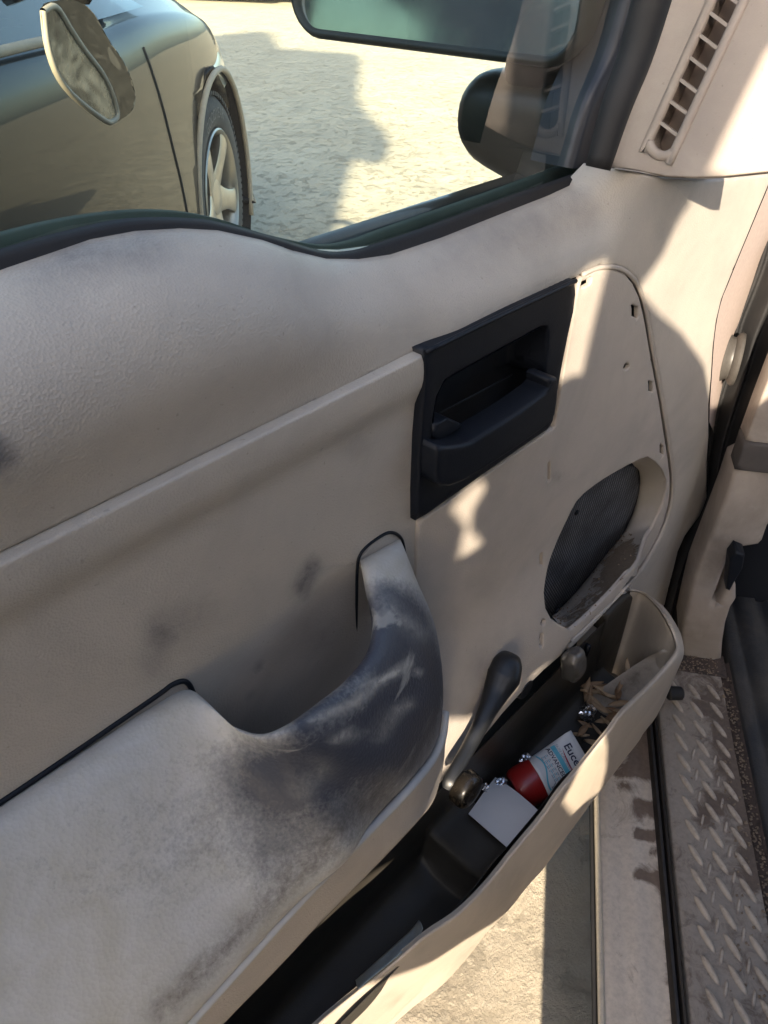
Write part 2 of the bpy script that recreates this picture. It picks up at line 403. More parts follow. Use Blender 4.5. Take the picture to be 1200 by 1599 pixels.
M['palepaint'] = simple('pale_beige_paint', (.50, .47, .40), .3, 0, .6, nsc=3, var=.15)
M['metal'] = simple('worn_dark_metal', (.06, .055, .05), .4, 0, nsc=90, var=.6)
M['redcap'] = simple('dark_red_cap', (.30, .014, .012), .32, 0, .3, nsc=40, var=.2)
M['tube'] = simple('white_tube_plastic', (.66, .65, .63), .35, 0, .2, nsc=30, var=.08)
M['paper'] = simple('white_paper', (.74, .72, .70), .8, nsc=18, var=.12, bs=.05)
M['foil'] = simple('crumpled_foil', (.80, .80, .82), .22, 1.0, nsc=100, var=.2)
M['leaf'] = simple('dry_brown_leaf', (.27, .155, .08), .6, nsc=120, var=.7, bs=.3)
m = M['leaf']; t = m.node_tree; b = t.nodes['Principled BSDF']; oi = nd(t, 'ShaderNodeObjectInfo'); src = b.inputs['Base Color'].links[0].from_socket; t.links.new(mixc(t, oi.outputs['Random'], src, (.42, .30, .18)), b.inputs['Base Color'])
M['cyan'] = simple('cyan_print', (.12, .42, .52), .4, var=.05)
M['navy'] = simple('navy_print', (.02, .02, .05), .4, var=.05)
M['red'] = simple('red_print', (.35, .01, .03), .4, var=.05)
M['grey'] = simple('grey_print', (.28, .30, .33), .5, var=.05)
M['stone'] = simple('brown_grit', (.26, .19, .13), .9, nsc=150, var=.8)
M['seat'] = simple('grey_seat_cloth', (.09, .085, .08), .9, nsc=200, var=.4, bs=.3)
M['steel'] = simple('painted_steel', (.30, .28, .25), .5, var=.2)
M['shadow_plate'] = simple('pale_shadow_plate', (.42, .38, .32), .9, nsc=4, var=.3)
M['plasticbag'] = simple('torn_grey_wrapper', (.33, .37, .37), .35, nsc=70, var=.6)

# ------------------------------------------------------------------ ground: one sheet to the horizon
GZ = -1.12
def axis_vals(c, fine, nf, far):
    h = fine * nf; v = list(np.arange(-nf, nf + 1) * fine); s = fine; x = h
    while x < far: s *= 1.12; x += s; v.append(x); v.insert(0, -x)
    return np.array(v) + c
gx = axis_vals(1.7, .021, 120, 900); gy = axis_vals(1.9, .021, 120, 900)
V = []
for y in gy:
    for x in gx:
        dd = math.hypot(x - 1.9, y - 2); k = max(0, 1 - max(0, dd - 4) / 40)
        z = .012 * noise.noise(Vector((x * 1.1, y * 1.1, 0))) + .008 * noise.noise(Vector((x * 5, y * 5, 3))) + (.005 * abs(noise.noise(Vector((x * 9, y * 9, 7)))) + .004 * abs(noise.noise(Vector((x * 21, y * 21, 4)))) if dd < 4 else 0)
        V.append((x, y, GZ + z * k))
mk('ground', V, grid_faces(len(gy), len(gx)), M['ground'], kind='structure')

# ================================================================== the van with its open door
van = thing('parked_van', 'beige van with its door open, showing worn armrest, window crank and grimy sill', 'van', (.9, .25, GZ))

# ---- shape of the moulded door face
WIN = [(-120, 455), (0, 411), (60, 391), (130, 367), (200, 354), (270, 350), (330, 353), (400, 368), (450, 385), (500, 397), (550, 398), (600, 391), (680, 365), (780, 326), (880, 288), (945, 262)]
WXZ = [('w', -.36, -.105)] + [(x, y, -.042 if x < 900 else -.018) for x, y in WIN]
WLINE = DX(WXZ)
def hface(x, z):
    P = np.column_stack([x, z]); d = dist_poly(P, WLINE, False); Rr = .055
    t = np.clip(1 - d / Rr, 0, 1); roll = -.046 * (1 - np.sqrt(np.clip(1 - t * t, 0, 1))) * sm(.565, .47, x)
    h = roll + .03 * sm(-.44, -.59, z) * sm(.76, .64, x)
    h = h + .007 * np.exp(-((x - .05) / .14) ** 2 - ((z + .12) / .05) ** 2)
    return h
def htrim(x, z): return hface(x, z) - .004 * sm(.34, .30, x) * sm(-.15, -.19, z)
BEAD = [(892, 1002), (918, 978), (942, 955), (967, 930), (990, 903), (1005, 882), (1018, 860), (1031, 836), (1041, 812), (1048, 786), (1051, 760), (1050, 735), (1044, 690), (1034, 625), (1021, 555), (1010, 490), (1003, 462), (993, 440), (978, 425), (960, 418), (935, 419), (910, 430)]
up_out = WXZ + [(975, 266, -.012), (1000, 271, -.004), (1040, 279, .0), (1085, 281), (1130, 279), (1207, 272), (1200, 292), (1180, 340), (1155, 400), (1136, 447), (1128, 467), (1120, 500), (1115, 540), (1112, 587), (1108, 630), (1108, 680), (1105, 720), (1105, 784), (1094, 805), (1083, 820), (1070, 838), (1060, 860), (1053, 888), (1046, 915), (1038, 948), (1022, 938), (1005, 930), (990, 925), (978, 925), (962, 940), (945, 959), (915, 991), (888, 1018)]
up_out += [(x + (3 if x > 985 else 1), y + (-2 if y < 500 else 2)) for x, y in BEAD] + [(903, 435), (896, 437), (663, 547), ('w', -.36, -.1885)]
V, F = plate(DX(up_out, htrim), [], htrim, step=.0065, bevel=.003, depth=.004)
trim = sharp(mk('door_trim', V, F, M['trim'], van), 50)
wear(trim, [([(120, 405), (240, 385)], 38, .55), ([(60, 440)], 45, .3), ([(-10, 715)], 26, 1.6), ([(690, 400), (900, 330)], 40, .25), ([(420, 500)], 120, .12)])

# insert panel with the ledge strip along its top
def hins(x, z):
    return .0026 - .0052 * sm(-.2075, -.2265, z) + .010 * sm(-.33, -.50, z) * sm(.1, .3, x)
V, F = plate([(-.36, -.1915), (.3045, -.1915), (.3085, -.22), (.311, -.30), (.312, -.40), (.312, -.53), (-.36, -.53)], [], hins, step=.006, bevel=.0018, depth=.02)
ins = sharp(mk('armrest_insert_panel', V, F, M['trim'], van), 50)
wear(ins, [([(488, 885), (472, 920)], 13, .9), ([(320, 960), (260, 985)], 30, .35), ([(250, 1000), (240, 1040)], 24, .4), ([(405, 1040)], 3.5, .6), ([(388, 1088)], 3.5, .6), ([(560, 700)], 25, .25), ([(500, 1000)], 50, .25)])

# speaker / crank panel
inner = [(x - (4 if x > 985 else 1), y - (1 if y > 900 else -3)) for x, y in BEAD]
low_out = [(654.5, 816), (700, 785), (760, 742), (820, 700), (866, 668), (869, 655), (884, 566), (899, 478), (905, 440)] + inner[::-1] + [(880, 1021), (850, 1047), (815, 1082), (785, 1115), (750, 1158), (717, 1193), (685, 1226), (662, 1256), ('w', .3080, -.62), ('w', .3078, -.5)]
SPK = [(1012, 714), (1000, 718), (980, 728), (960, 739), (945, 748), (930, 758), (912, 772), (901, 784), (893, 798), (885, 815), (875, 836), (867, 855), (860, 874), (855, 893), (850, 925), (852, 950), (860, 966), (875, 976), (891, 985), (912, 967), (935, 945), (958, 921), (980, 895), (1000, 863), (1018, 828), (1028, 807), (1036, 785), (1041, 765), (1041, 750), (1034, 733), (1024, 722)]
def slot(cx, cy, w_, h_, sl=0):
    return [(cx - w_, cy - h_ + sl), (cx + w_, cy - h_ - sl), (cx + w_, cy + h_ - sl), (cx - w_, cy + h_ + sl)]
def oval(cx, cy, w_, h_, n=10): return [(cx + w_ * math.cos(6.2832 * i / n) + h_ * .2 * math.sin(6.2832 * i / n) * -1, cy + h_ * math.sin(6.2832 * i / n)) for i in range(n)]
holes = [SPK, slot(916, 443, 7, 5, 4), slot(992, 487, 4.5, 9, -2), oval(979, 573, 4.5, 5.5), slot(1016.5, 604, 3, 8, -1), slot(1034, 702, 2.5, 7, -2), slot(846, 874, 2, 10, 1), oval(847.5, 972, 3.5, 5.5), slot(845.5, 1000, 2.6, 10, 1), slot(858, 737, 1.6, 14, 1), oval(884, 545, 3, 5)]
V, F = plate(DX(low_out, hface), [DX(h, hface) for h in holes], hface, step=.006, bevel=.0015, depth=.0022)
lp = sharp(mk('lower_door_panel', V, F, M['panel'], van), 50)
wear(lp, [([(865, 1040), (905, 1000)], 6, .5), ([(760, 1040)], 35, .3), ([(870, 745)], 8, .5)])
# dark inner steel behind the trim
V, F = plate([(-.36, -.20), (.34, -.20), (.42, -.17), (.60, -.16), (.80, -.16), (.82, -.5), (.70, -.62), (-.36, -.62)], [DX([(x, y) for x, y in SPK], h=0)], h=-.046, step=.03, bevel=0, depth=.002)
mk('inner_steel', V, F, M['black'], van, False)
# bead round the panel
path = []
for p in cr(BEAD, 2):
    x, z = DX([tuple(p)], hface)[0]; hh = float(hface(np.array([x]), np.array([z]))[0]); path.append((x, DY - hh + .0004, z))
V, F = tube(path, .0019, 8, 2); mk('panel_bead', V, F, M['panel'], lp)
# moulded crease by the armrest
V, F = tube([D(677, 1150, .03), D(674, 1180, .034), D(680, 1210, .036)], .0012, 6, 3); mk('mould_line', V, F, M['panel'], lp)

# ---- speaker recess and grille
ring0 = [np.array([x, DY - float(hface(np.array([x]), np.array([z]))[0]), z]) for x, z in DX(SPK, hface)]
INN = {0: (1001, 722), 1: (995, 722), 29: (1000, 742), 30: (1000, 730)}
right_in = [(991, 728), (997, 733), (999, 740), (1000, 750), (999, 765), (995, 785), (988, 805), (979, 825), (968, 842), (956, 856), (944, 870), (932, 885), (918, 903), (905, 919), (892, 934), (878, 948), (866, 962)]
HG = -.034
Rin = []
# outline indices 0..16 = top/left edge, 17.. = bottom and right edge
left = [np.array([p[0] + .002, DY - HG, p[2] - .002]) for p in ring0[:17]]
rr_ = cr([(x, y) for x, y in right_in], 4)[::-1]
idx = np.linspace(0, len(rr_) - 1, 14).astype(int)
right = [D(rr_[i][0], rr_[i][1], HG) for i in idx]
# recess wall: right/bottom side slopes in, left side drops straight back
top0 = ring0[17:] + ring0[0:2]
wl = np.linspace(0, 1, len(top0)); Rs = np.array(right)
Rint = np.array([[np.interp(s, np.linspace(0, 1, len(Rs)), Rs[:, k]) for k in range(3)] for s in wl])
rows = [[p + np.array([0, .0012, 0]) for p in top0], [p * .65 + q * .35 + np.array([0, .004, 0]) for p, q in zip(top0, Rint)], [p * .3 + q * .7 + np.array([0, .005, 0]) for p, q in zip(top0, Rint)], list(Rint)]
V, F = loft(rows, 6, 4)
L0 = ring0[1:17]; V2 = [p + np.array([0, .001, 0]) for p in L0] + [np.array([p[0], DY - HG + .004, p[2]]) for p in L0]
n_ = len(L0); F2 = [(i, i + 1, n_ + i + 1, n_ + i) for i in range(n_ - 1)]
V, F = merge((V, F), (V2, F2))
rec = mk('speaker_recess', V, F, M['recess'], van)
wear(rec, [([(885, 975), (930, 935), (975, 875)], 32, .5), ([(990, 835), (960, 890)], 22, .32), ([(1030, 750)], 45, -.5), ([(1005, 822)], 14, -.7)])
lo = min(p[0] for p in ring0) - .01; hi_ = max(p[0] for p in Rint) + .004; 
gp = [(p[0] - .004, p[2]) for p in ring0[4:17]] + [(p[0], p[2]) for p in Rint] 
V, F = plate(gp, [], lambda x, z: HG + .006 * np.exp(-((x - .575) / .05) ** 2 - ((z + .47) / .07) ** 2), step=.006, bevel=0, depth=.003)
mk('speaker_grille', V, F, M['grille'], van)
for q_ in ((947, 873, .002, .004), (868, 953, .006, .004), (897, 799, .002, .003)):
    V, F = lathe([(0, .0), (.001, q_[3]), (.004, q_[3] * 1.1), (.005, .0)], D(q_[0], q_[1], HG + q_[2]), (0, -1, 0), 12, False); mk('grille_fixing', V, F, M['black'], rec)

# crumbs of dirt caked on the lower lip of the recess
random.seed(21); wv0 = [a_.value for a_ in rec.data.attributes['wear'].data]; cand = [np.array(v_.co) + ORG[rec.name] for v_, w0 in zip(rec.data.vertices, wv0) if w0 > .28]; cr_m = []
for i in range(260):
    c = random.choice(cand) + np.array([random.gauss(0, .0025), -random.uniform(.0002, .0012), random.gauss(0, .0025)]); s_ = random.uniform(.0005, .0019); v_ = [c + np.array(q) * s_ * np.array([random.uniform(.7, 1.4), random.uniform(.5, .9), random.uniform(.5, 1)]) for q in ((1, 0, 0), (-1, 0, 0), (0, 1, 0), (0, -1, 0), (0, 0, 1), (0, 0, -1))]
    cr_m.append((v_, [(0, 2, 4), (2, 1, 4), (1, 3, 4), (3, 0, 4), (2, 0, 5), (1, 2, 5), (3, 1, 5), (0, 3, 5)]))
V, F = merge(*cr_m); mk('dirt_crumbs', V, F, M['stone'], rec, False, kind='stuff')
# ---- handle bezel, recess, lever
def z1(x, y): return (630 + x / 4, 420 + y / 4)
bez = [z1(132, 520), z1(400, 395), z1(700, 245), z1(1075, 70), z1(1088, 78), z1(1085, 160), z1(1072, 260), z1(1040, 400), z1(1005, 570), z1(975, 740), z1(950, 900), z1(935, 990), z1(700, 1150), z1(400, 1365), z1(92, 1583), z1(92, 1400), z1(108, 1050), z1(130, 800), z1(138, 650)]
RCO = [z1(340, 655), z1(600, 510), z1(860, 368), z1(895, 368), z1(905, 400), z1(900, 520), z1(885, 660), z1(940, 690), z1(938, 860), z1(900, 950), z1(700, 1100), z1(500, 1235), z1(330, 1335), z1(235, 1345), z1(195, 1280), z1(185, 1100), z1(190, 950), z1(215, 800), z1(265, 700)]
def hbez(x, z): return .004 - .006 * sm(-.275, -.30, z) * 0 + 0 * x
V, F = plate(DX(bez, h=.004), [DX(RCO, h=.004)], h=.004, step=.008, bevel=.0025, depth=.015)
bz = sharp(mk('handle_bezel', V, F, M['black'], van), 55)
# raised lip along the top of the bezel
V, F = tube([D(*z1(140, 522), .005), D(*z1(600, 298), .005), D(*z1(1078, 76), .005)], .0016, 8, 6); mk('bezel_lip', V, F, M['black'], bz)
cR = np.mean([D(x, y, .004) for x, y in RCO], 0)
r0 = [D(x, y, .0035) for x, y in RCO]; r1 = [cR + (p - cR) * .96 + np.array([0, .012, 0]) for p in r0]; r2 = [cR + (p - cR) * .88 + np.array([0, .030, 0]) for p in r0]; r3 = [cR + (p - cR) * .4 + np.array([0, .034, 0]) for p in r0]; r4 = [cR + (p - cR) * .01 + np.array([0, .034, 0]) for p in r0]
V, F = loft([r0, r1, r2, r3, r4], 4, 3, True); mk('handle_recess', V, F, M['black'], bz)
LEV = [z1(222, 1112), z1(300, 1108), z1(360, 1096), z1(415, 1078), z1(520, 1000), z1(700, 880), z1(860, 765), z1(888, 735), z1(886, 690), z1(905, 672), z1(945, 672), z1(953, 720), z1(948, 800), z1(935, 900), z1(905, 950), z1(860, 985), z1(700, 1095), z1(500, 1235), z1(360, 1330), z1(290, 1362), z1(240, 1362), z1(215, 1335), z1(206, 1280), z1(208, 1190)]
V, F = plate(DX(LEV, h=.016), [DX(oval(831, 661, 4, 4), h=.016)] if 0 else [], lambda x, z: .016 + .004 * np.sin(np.clip((x - .31) / .16, 0, 1) * math.pi), step=.004, bevel=.003, depth=.016)
lv = sharp(mk('release_lever', V, F, M['black'], bz), 60)
V, F = lathe([(0, 0.003), (.0012, .0028), (.0014, .0018), (.0004, .001), (.0004, 0)], D(831, 661, .0178), (0, -1, 0), 16); mk('lever_dimple', V, F, M['black'], bz)
V, F = plate(DX([z1(195, 985), z1(275, 935), z1(375, 975), z1(370, 990), z1(200, 1090)], h=.006), [], h=.006, step=.006, bevel=.001, depth=.02)
mk('lock_tab', V, F, M['black'], bz)
V, F = tube([D(*z1(210, 910), -.012), D(*z1(440, 790), -.012), D(*z1(680, 660), -.012)], .0006, 6, 2); mk('recess_rib', V, F, M['black'], bz)

# ---- armrest with its pull handle
secs = [  # inner (px,py,h)  outer (px,py,h)  bulge
    ((563, 876, -.014), (622, 840, -.014), .010), ((563, 880, .004), (629, 850, .004), .014), ((571, 925, .020), (652, 908, .020), .021), ((580, 972, .034), (677, 968, .036), .024),
    ((573, 1018, .046), (690, 1035, .050), .026), ((540, 1062, .054), (692, 1105, .062), .028), ((495, 1098, .058), (678, 1168, .072), .028),
    ((445, 1133, .058), (640, 1222, .080), .028), ((402, 1146, .050), (590, 1275, .083), .027), ((350, 1126, .030), (530, 1335, .085), .026),
    ((300, 1080, .006), (462, 1405, .085), .022), ((235, 1108, .000), (385, 1490, .085), .020), ((120, 1182, .0), (285, 1600, .085), .020), ((0, 1262, .0), (150, 1760, .085), .02), ((-200, 1395, .0), (-60, 2000, .085), .02)]
rows = []
NS = 18
for i, (I, O, bl) in enumerate(secs):
    Ip = D(*I); Op = D(*O); mid = (Ip + Op) / 2; ax = (Op - Ip); w2 = np.linalg.norm(ax) / 2; ax = ax / (2 * w2)
    nrm = -mid / np.linalg.norm(mid)
    if i >= 9: nrm = nrm * .6 + np.array([0, 0, 1.0]) * .4; nrm -= ax * (nrm @ ax); nrm /= np.linalg.norm(nrm)
    row = []
    e = .8 if i < 9 else .6
    for k in range(NS):
        a = 2 * math.pi * k / NS; ca, sa = math.cos(a), math.sin(a); 
        x_ = math.copysign(abs(ca) ** e, ca); y_ = math.copysign(abs(sa) ** e, sa)
        row.append(mid + ax * w2 * x_ + nrm * bl * y_ - nrm * bl * .15)
    rows.append(row)
V, F = loft(rows, 6, 3, True, True)
V = [np.array(v) for v in V]
arm = mk('armrest', V, F, M['arm'], van)
wear(arm, [([(600, 985), (640, 1060), (600, 1140), (500, 1190), (415, 1225)], 66, 1.25), ([(660, 1000), (680, 1090), (640, 1190)], 30, .5), ([(605, 935), (640, 960)], 30, .6), ([(470, 1130), (540, 1080), (570, 1000)], 18, .6),
           ([(590, 1250), (500, 1290), (420, 1330)], 50, .42), ([(380, 1260)], 45, -.25), ([(300, 1300), (200, 1370), (120, 1420)], 95, .17), ([(230, 1170), (60, 1290)], 70, .02), ([(600, 870)], 40, -.5), ([(70, 1530)], 110, -.3), ([(330, 1500)], 60, .1)])
wear(arm, [([(490, 1125), (560, 1095), (600, 1060), (640, 1035)], 7, .75), ([(570, 1070), (620, 1052), (660, 1050)], 3, .8), ([(590, 1150), (620, 1110), (640, 1100)], 9, .6), ([(525, 1155), (550, 1145)], 9, .8), ([(580, 920), (620, 960), (660, 990)], 14, .4), ([(470, 1230), (500, 1205)], 18, .35), ([(330, 1220)], 30, .3)], 'scuff')
wear(arm, [([(680, 1120), (640, 1190), (560, 1270), (480, 1350), (410, 1420), (330, 1500), (250, 1580)], 24, .75), ([(668, 1010), (685, 1080)], 12, .4)], 'edge')
# side of the armrest below its seam
st = [(693, 1110, .060), (688, 1150, .069), (672, 1186, .076), (640, 1226, .083), (590, 1279, .085), (530, 1339, .087), (462, 1409, .087), (385, 1494, .087), (285, 1605, .087), (150, 1765, .087), (-60, 2005, .087)]
bt = [(690, 1165, .035), (688, 1195, .04), (683, 1222, .05), (672, 1254, .070), (640, 1292, .084), (585, 1350, .085), (515, 1420, .085), (435, 1505, .085), (330, 1612, .085), (190, 1765, .085), (-30, 2000, .085)]
A_ = [D(*p) for p in st]; B_ = [D(*p) for p in bt]
mid1 = [a * .86 + b_ * .14 + np.array([0, -.003, 0]) for a, b_ in zip(A_, B_)]; mid2 = [a * .4 + b_ * .6 + np.array([0, -.003, 0]) for a, b_ in zip(A_, B_)]
bk = [b_ + np.array([0, .03, -.004]) for b_ in B_]; bk2 = [b_ + np.array([0, .10, 0]) for b_ in B_]; tp = [a + np.array([0, .018, .002]) for a in A_]
V, F = loft([tp, A_, mid1, mid2, B_, bk], 4, 4); mk('armrest_side', V, F, M['panel'], arm)
V, F = tube([p + np.array([0, -.0015, 0]) for p in A_], .0028, 8, 4); mk('armrest_piping', V, F, simple('pale_grey_piping', (.40, .39, .37), .5), arm)
# underside body that fills the space between the side and the door
V, F = loft([B_[3:], bk2[3:]], 1, 3); mk('armrest_underside', V, F, M['panel'], arm)
# cup round the upper handle end and notch by the pad
cup = [(556, 1000), (557, 940), (558, 890), (562, 868), (575, 852), (598, 836), (612, 832), (624, 838), (630, 850), (634, 880), (638, 920)]
V, F = tube([D(x, y, -.0022) for x, y in cup], .0011, 8, 4); mk('handle_socket_edge', V, F, M['black'], arm)
V, F = plate(DX([(560, 1010), (559, 890), (564, 870), (578, 854), (600, 838), (620, 842), (632, 890), (640, 960), (630, 1010)], h=-.003), [], h=-.0022, step=.01, bevel=.001, depth=.004); mk('handle_socket', V, F, M['trim'], arm)
V, F = tube([D(x, y, -.0022) for x, y in [(-150, 1352), (0, 1254), (130, 1166), (245, 1087), (268, 1070), (286, 1064), (296, 1070), (303, 1084)]], .0015, 8, 4); mk('armrest_gap', V, F, M['black'], arm)

# ---- window crank
crk = None
V, F = lathe([(0, .020), (.004, .020), (.006, .0185), (.006, 0)], D(778, 1052, .004), (0, -1, 0), 28)
cp = [(797, 1028, .022, 17), (792, 1040, .026, 25), (786, 1058, .029, 28), (774, 1084, .032, 21), (762, 1110, .036, 15.5), (748, 1138, .039, 13), (732, 1168, .042, 12), (715, 1198, .046, 11.5), (703, 1220, .048, 12.5), (698, 1232, .049, 8)]
pts = [D(x, y, h_) for x, y, h_, r_ in cp]; rad = [px2m(r_, p) for (x, y, h_, r_), p in zip(cp, pts)]
P = cr(pts, 5); rr = np.interp(np.linspace(0, 1, len(P)), np.linspace(0, 1, len(rad)), rad); tng = np.gradient(P, axis=0); tng /= np.linalg.norm(tng, axis=1)[:, None]
v2 = []; SEG = 20
for i in range(len(P)):
    n_ = -P[i] / np.linalg.norm(P[i]); n_ = n_ - tng[i] * (n_ @ tng[i]); n_ /= np.linalg.norm(n_); s_ = np.cross(tng[i], n_)
    e = 1.0
    if i == 0: e = .5
    for k in range(SEG):
        a = 2 * math.pi * k / SEG; ca, sa = math.cos(a), math.sin(a)
        v2.append(P[i] + rr[i] * .96 * e * s_ * math.copysign(abs(ca) ** .75, ca) + n_ * rr[i] * e * .75 * math.copysign(abs(sa) ** .75, sa))
f2 = grid_faces(len(P), SEG, True) + [tuple(range(SEG)), tuple(range((len(P) - 1) * SEG, len(P) * SEG))]
hub_ = lathe([(0, .013), (.022, .0125), (.03, .010)], D(783, 1052, .0), (0, -1, 0), 24)
V, F = merge((V, F), (v2, f2), hub_)
crk = sharp(mk('window_crank', V, F, simple('satin_black_plastic', (.009, .010, .012), .36, 0, .1, nsc=120, var=.5), van), 60)
kc = D(708, 1217, .046); kk = lathe([(0, .0055), (.005, .0060), (.006, .013), (.008, .0152), (.015, .0158), (.019, .0150), (.0212, .0125), (.0218, .009), (.0220, 0)], kc, (0, -1, .0), 32)
V, F = kk; sharp(mk('crank_knob', V, F, simple('worn_brown_knob', (.016, .013, .010), .22, 0, 0, nsc=50, var=.8), crk), 60)

# ---- map pocket: outer shell, liner
RIM = [(985, 923, .028), (1000, 926, .034), (1014, 935, .048), (1030, 953, .068), (1045, 978, .088), (1054, 1002, .100), (1054, 1018, .108), (1037, 1041, .110), (1003, 1077, .109), (968, 1110, .108), (946, 1140, .107), (925, 1166, .107), (900, 1197, .107), (868, 1235, .107), (844, 1270, .107), (800, 1323, .107), (765, 1367, .107), (735, 1400, .107), (705, 1427, .105), (660, 1457, .100), (600, 1508, .093), (540, 1556, .087), (488, 1600, .085), (400, 1690, .085), (250, 1840, .085)]
rim = [D(*p) for p in RIM]; rim = [np.array([p[0], p[1], p[2]]) for p in rim]
BOT = [(1036, 946), (1040, 953), (1048, 963), (1056, 978), (1064, 995), (1066, 1012), (1064, 1030), (1052, 1058), (1040, 1088), (1024, 1120), (1007, 1142), (982, 1176), (960, 1206), (937, 1235), (920, 1258), (885, 1306), (852, 1352), (825, 1382), (795, 1420), (750, 1465), (710, 1502), (675, 1532), (607, 1600), (520, 1700), (380, 1860)]
bots = []
for i, (p, r_) in enumerate(zip(BOT, rim)):
    zz = -.60 - .12 * min(1, max(0, (i - 4) / 7)); 
    q = Zp(p[0], p[1], zz) if i >= 5 else D(p[0], p[1], RIM[i][2] - .004)
    bots.append(q)
def offn(i):
    a = rim[max(0, i - 1)]; b_ = rim[min(len(rim) - 1, i + 1)]; t_ = b_ - a; t_[2] = 0; t_ /= np.linalg.norm(t_); n_ = np.array([t_[1], -t_[0], 0]); 
    return -n_
rows = []
for i, (r_, b_) in enumerate(zip(rim, bots)):
    o_ = offn(i); inn = -o_
    t_ = .0035
    top = r_ + np.array([0, 0, .0015]) + o_ * t_ * .5; out1 = r_ + o_ * t_ * 1.3 + np.array([0, 0, -.001])
    m1 = out1 * .62 + b_ * .38 + o_ * .003; m2 = out1 * .25 + b_ * .75 + o_ * .002
    q_ = min(1, max(.05, (i - 4) / 5)); under = b_ + np.array([-.003, .02 * q_, -.012 * q_]); under2 = b_ + np.array([-.01, .08 * q_, -.034 * q_])
    i1 = r_ + np.array([0, 0, -.003]); i2 = r_ + np.array([0, .001, -.05]); i3 = r_ + np.array([-.002, .002, -.14])
    rows.append([i3, i2, i1, r_, top, out1, m1, m2, b_, under, under2])
V, F = loft(rows, 3, 3); pk = mk('map_pocket', V, F, M['pocket'], van)
wear(pk, [([(893, 1193)], 5, .7), ([(700, 1400)], 5, .5), ([(615, 1560)], 9, .35), ([(1005, 1045), (985, 1070), (960, 1090)], 22, .8), ([(655, 1480)], 8, .3), ([(1028, 985)], 3, .9), ([(938, 1180)], 8, .3)])
# liner
def lsec(x, zf, ytop=.2225, yout=.1475, zo=-.606, zi=-.612, fb=.012):
    return [(x, ytop - .002, zi + .006), (x, ytop, zi - .006), (x, ytop, zf + fb), (x, ytop - fb * .6, zf + fb * .25), (x, ytop - fb * 1.6, zf), (x, yout + fb * 1.8 + .008, zf), (x, yout + fb * .6 + .008, zf + fb * .25), (x, yout + .006, zf + fb), (x, yout, zo - .004), (x, yout - .001, zo)]
S = [(-.30, -.700), (.0, -.700), (.24, -.702), (.288, -.704), (.300, -.698), (.3065, -.68), (.311, -.666), (.33, -.664), (.362, -.667), (.371, -.69), (.378, -.716), (.41, -.722), (.52, -.722), (.56, -.718), (.60, -.715), (.63, -.71)]
rows = [lsec(x, z, yout=(.1475 + (.016 if x < .22 else 0) + max(0, (x - .56)) * .1), zo=(-.606 if x < .44 else -.606 - min(.09, (x - .44) * .9)), fb=(.010 if z > -.7 else .016)) for x, z in S]
V, F = loft(rows, 5, 3); ln = mk('pocket_liner', V, F, M['liner'], pk)
V, F = plate([(x, z) for x, z in [(.28, -.60), (.70, -.60), (.70, -.80), (.28, -.80)]], [], h=.020, step=.05, bevel=0, depth=.002); 
# black tower at the front end of the pocket
T = [(948, 963), (966, 944), (984, 928), (1000, 930), (1015, 943), (1013, 965), (1004, 1000), (994, 1040), (985, 1075), (978, 1110), (925, 1110), (930, 1060), (938, 1010)]
V, F = plate(DX(T, h=.030), [], h=.030, step=.006, bevel=.005, depth=.008); mk('liner_tower', V, F, M['liner'], ln)
V, F = plate(DX([(912, 1024), (917, 1003), (930, 985), (944, 968), (944, 990), (940, 1008)], h=.022), [], h=.022, step=.006, bevel=.001, depth=.01); mk('trim_tab', V, F, M['panel'], ln)
# glossy bulge of the liner
c_ = D(896, 1038, .042); bmx = bmesh.new(); bmesh.ops.create_icosphere(bmx, subdivisions=4, radius=1)
V = []
for v_ in bmx.verts:
    p = np.array(v_.co); n_ = noise.noise(Vector(p * 1.5)) * .12; p = np.sign(p) * np.abs(p) ** .62; p = p * (1 + n_ * 1.6)
    V.append(c_ + np.array([p[0] * .013, p[1] * .010, p[2] * .022]) + np.array([-.004 * p[2], 0, 0]))
F = [tuple(x.index for x in f.verts) for f in bmx.faces]; bmx.free()
mk('liner_bulge', V, F, simple('scuffed_grey_plastic', (.085, .08, .075), .28, 0, .5, nsc=60, var=.9, bs=.1), ln)
V, F = box(D(917, 1015, .030), [np.array([1.0, 0, 0]), np.array([0, 1.0, 0]), np.array([0, 0, 1.0])], (.0015, .003, .008)); mk('clip_slot', V, F, M['black'], ln)

# ---- door glass, seals, frame
GY = .300
def GP(px, py, y=GY): return D(px, py, DY - y)
gl = [tuple(GP(-120, 520)[[0, 2]]), (-.36, -.16), (-.36, .42), (.50, .42)]
gl = [(-.36, -.17), (.20, -.17), (.38, -.19), (.62, -.19), (.64, -.14), (.50, .46), (-.36, .46)]
V, F = plate(gl, [], h=DY - GY, step=.05, bevel=0, depth=.001); V = V[:len(V)]; 
V = [(p[0], GY, p[1]) for p in gl]; F = [tuple(range(len(gl)))]
mk('window_glass', V, F, M['glass'], van, False)
belt_t = [(-200, 440), (-60, 388), (0, 368), (100, 344), (200, 331), (280, 332), (350, 345), (420, 368), (500, 384), (550, 378), (600, 360), (680, 332), (780, 297), (905, 250), (960, 230)]
top = [GP(x, y, .318) for x, y in belt_t]; top = [np.array([-.36, .318, top[0][2]])] + top
V, F = loft([[p + np.array([0, -.004, -.05]) for p in top], [p + np.array([0, -.005, -.004]) for p in top], [p + np.array([0, -.002, 0]) for p in top], [p + np.array([0, .004, 0]) for p in top], [p + np.array([0, .006, -.004]) for p in top], [p + np.array([0, .010, -.05]) for p in top]], 1, 4)
mk('outer_belt_seal', V, F, simple('sun_faded_seal', (.07, .085, .065), .9, nsc=30, var=.5), van)
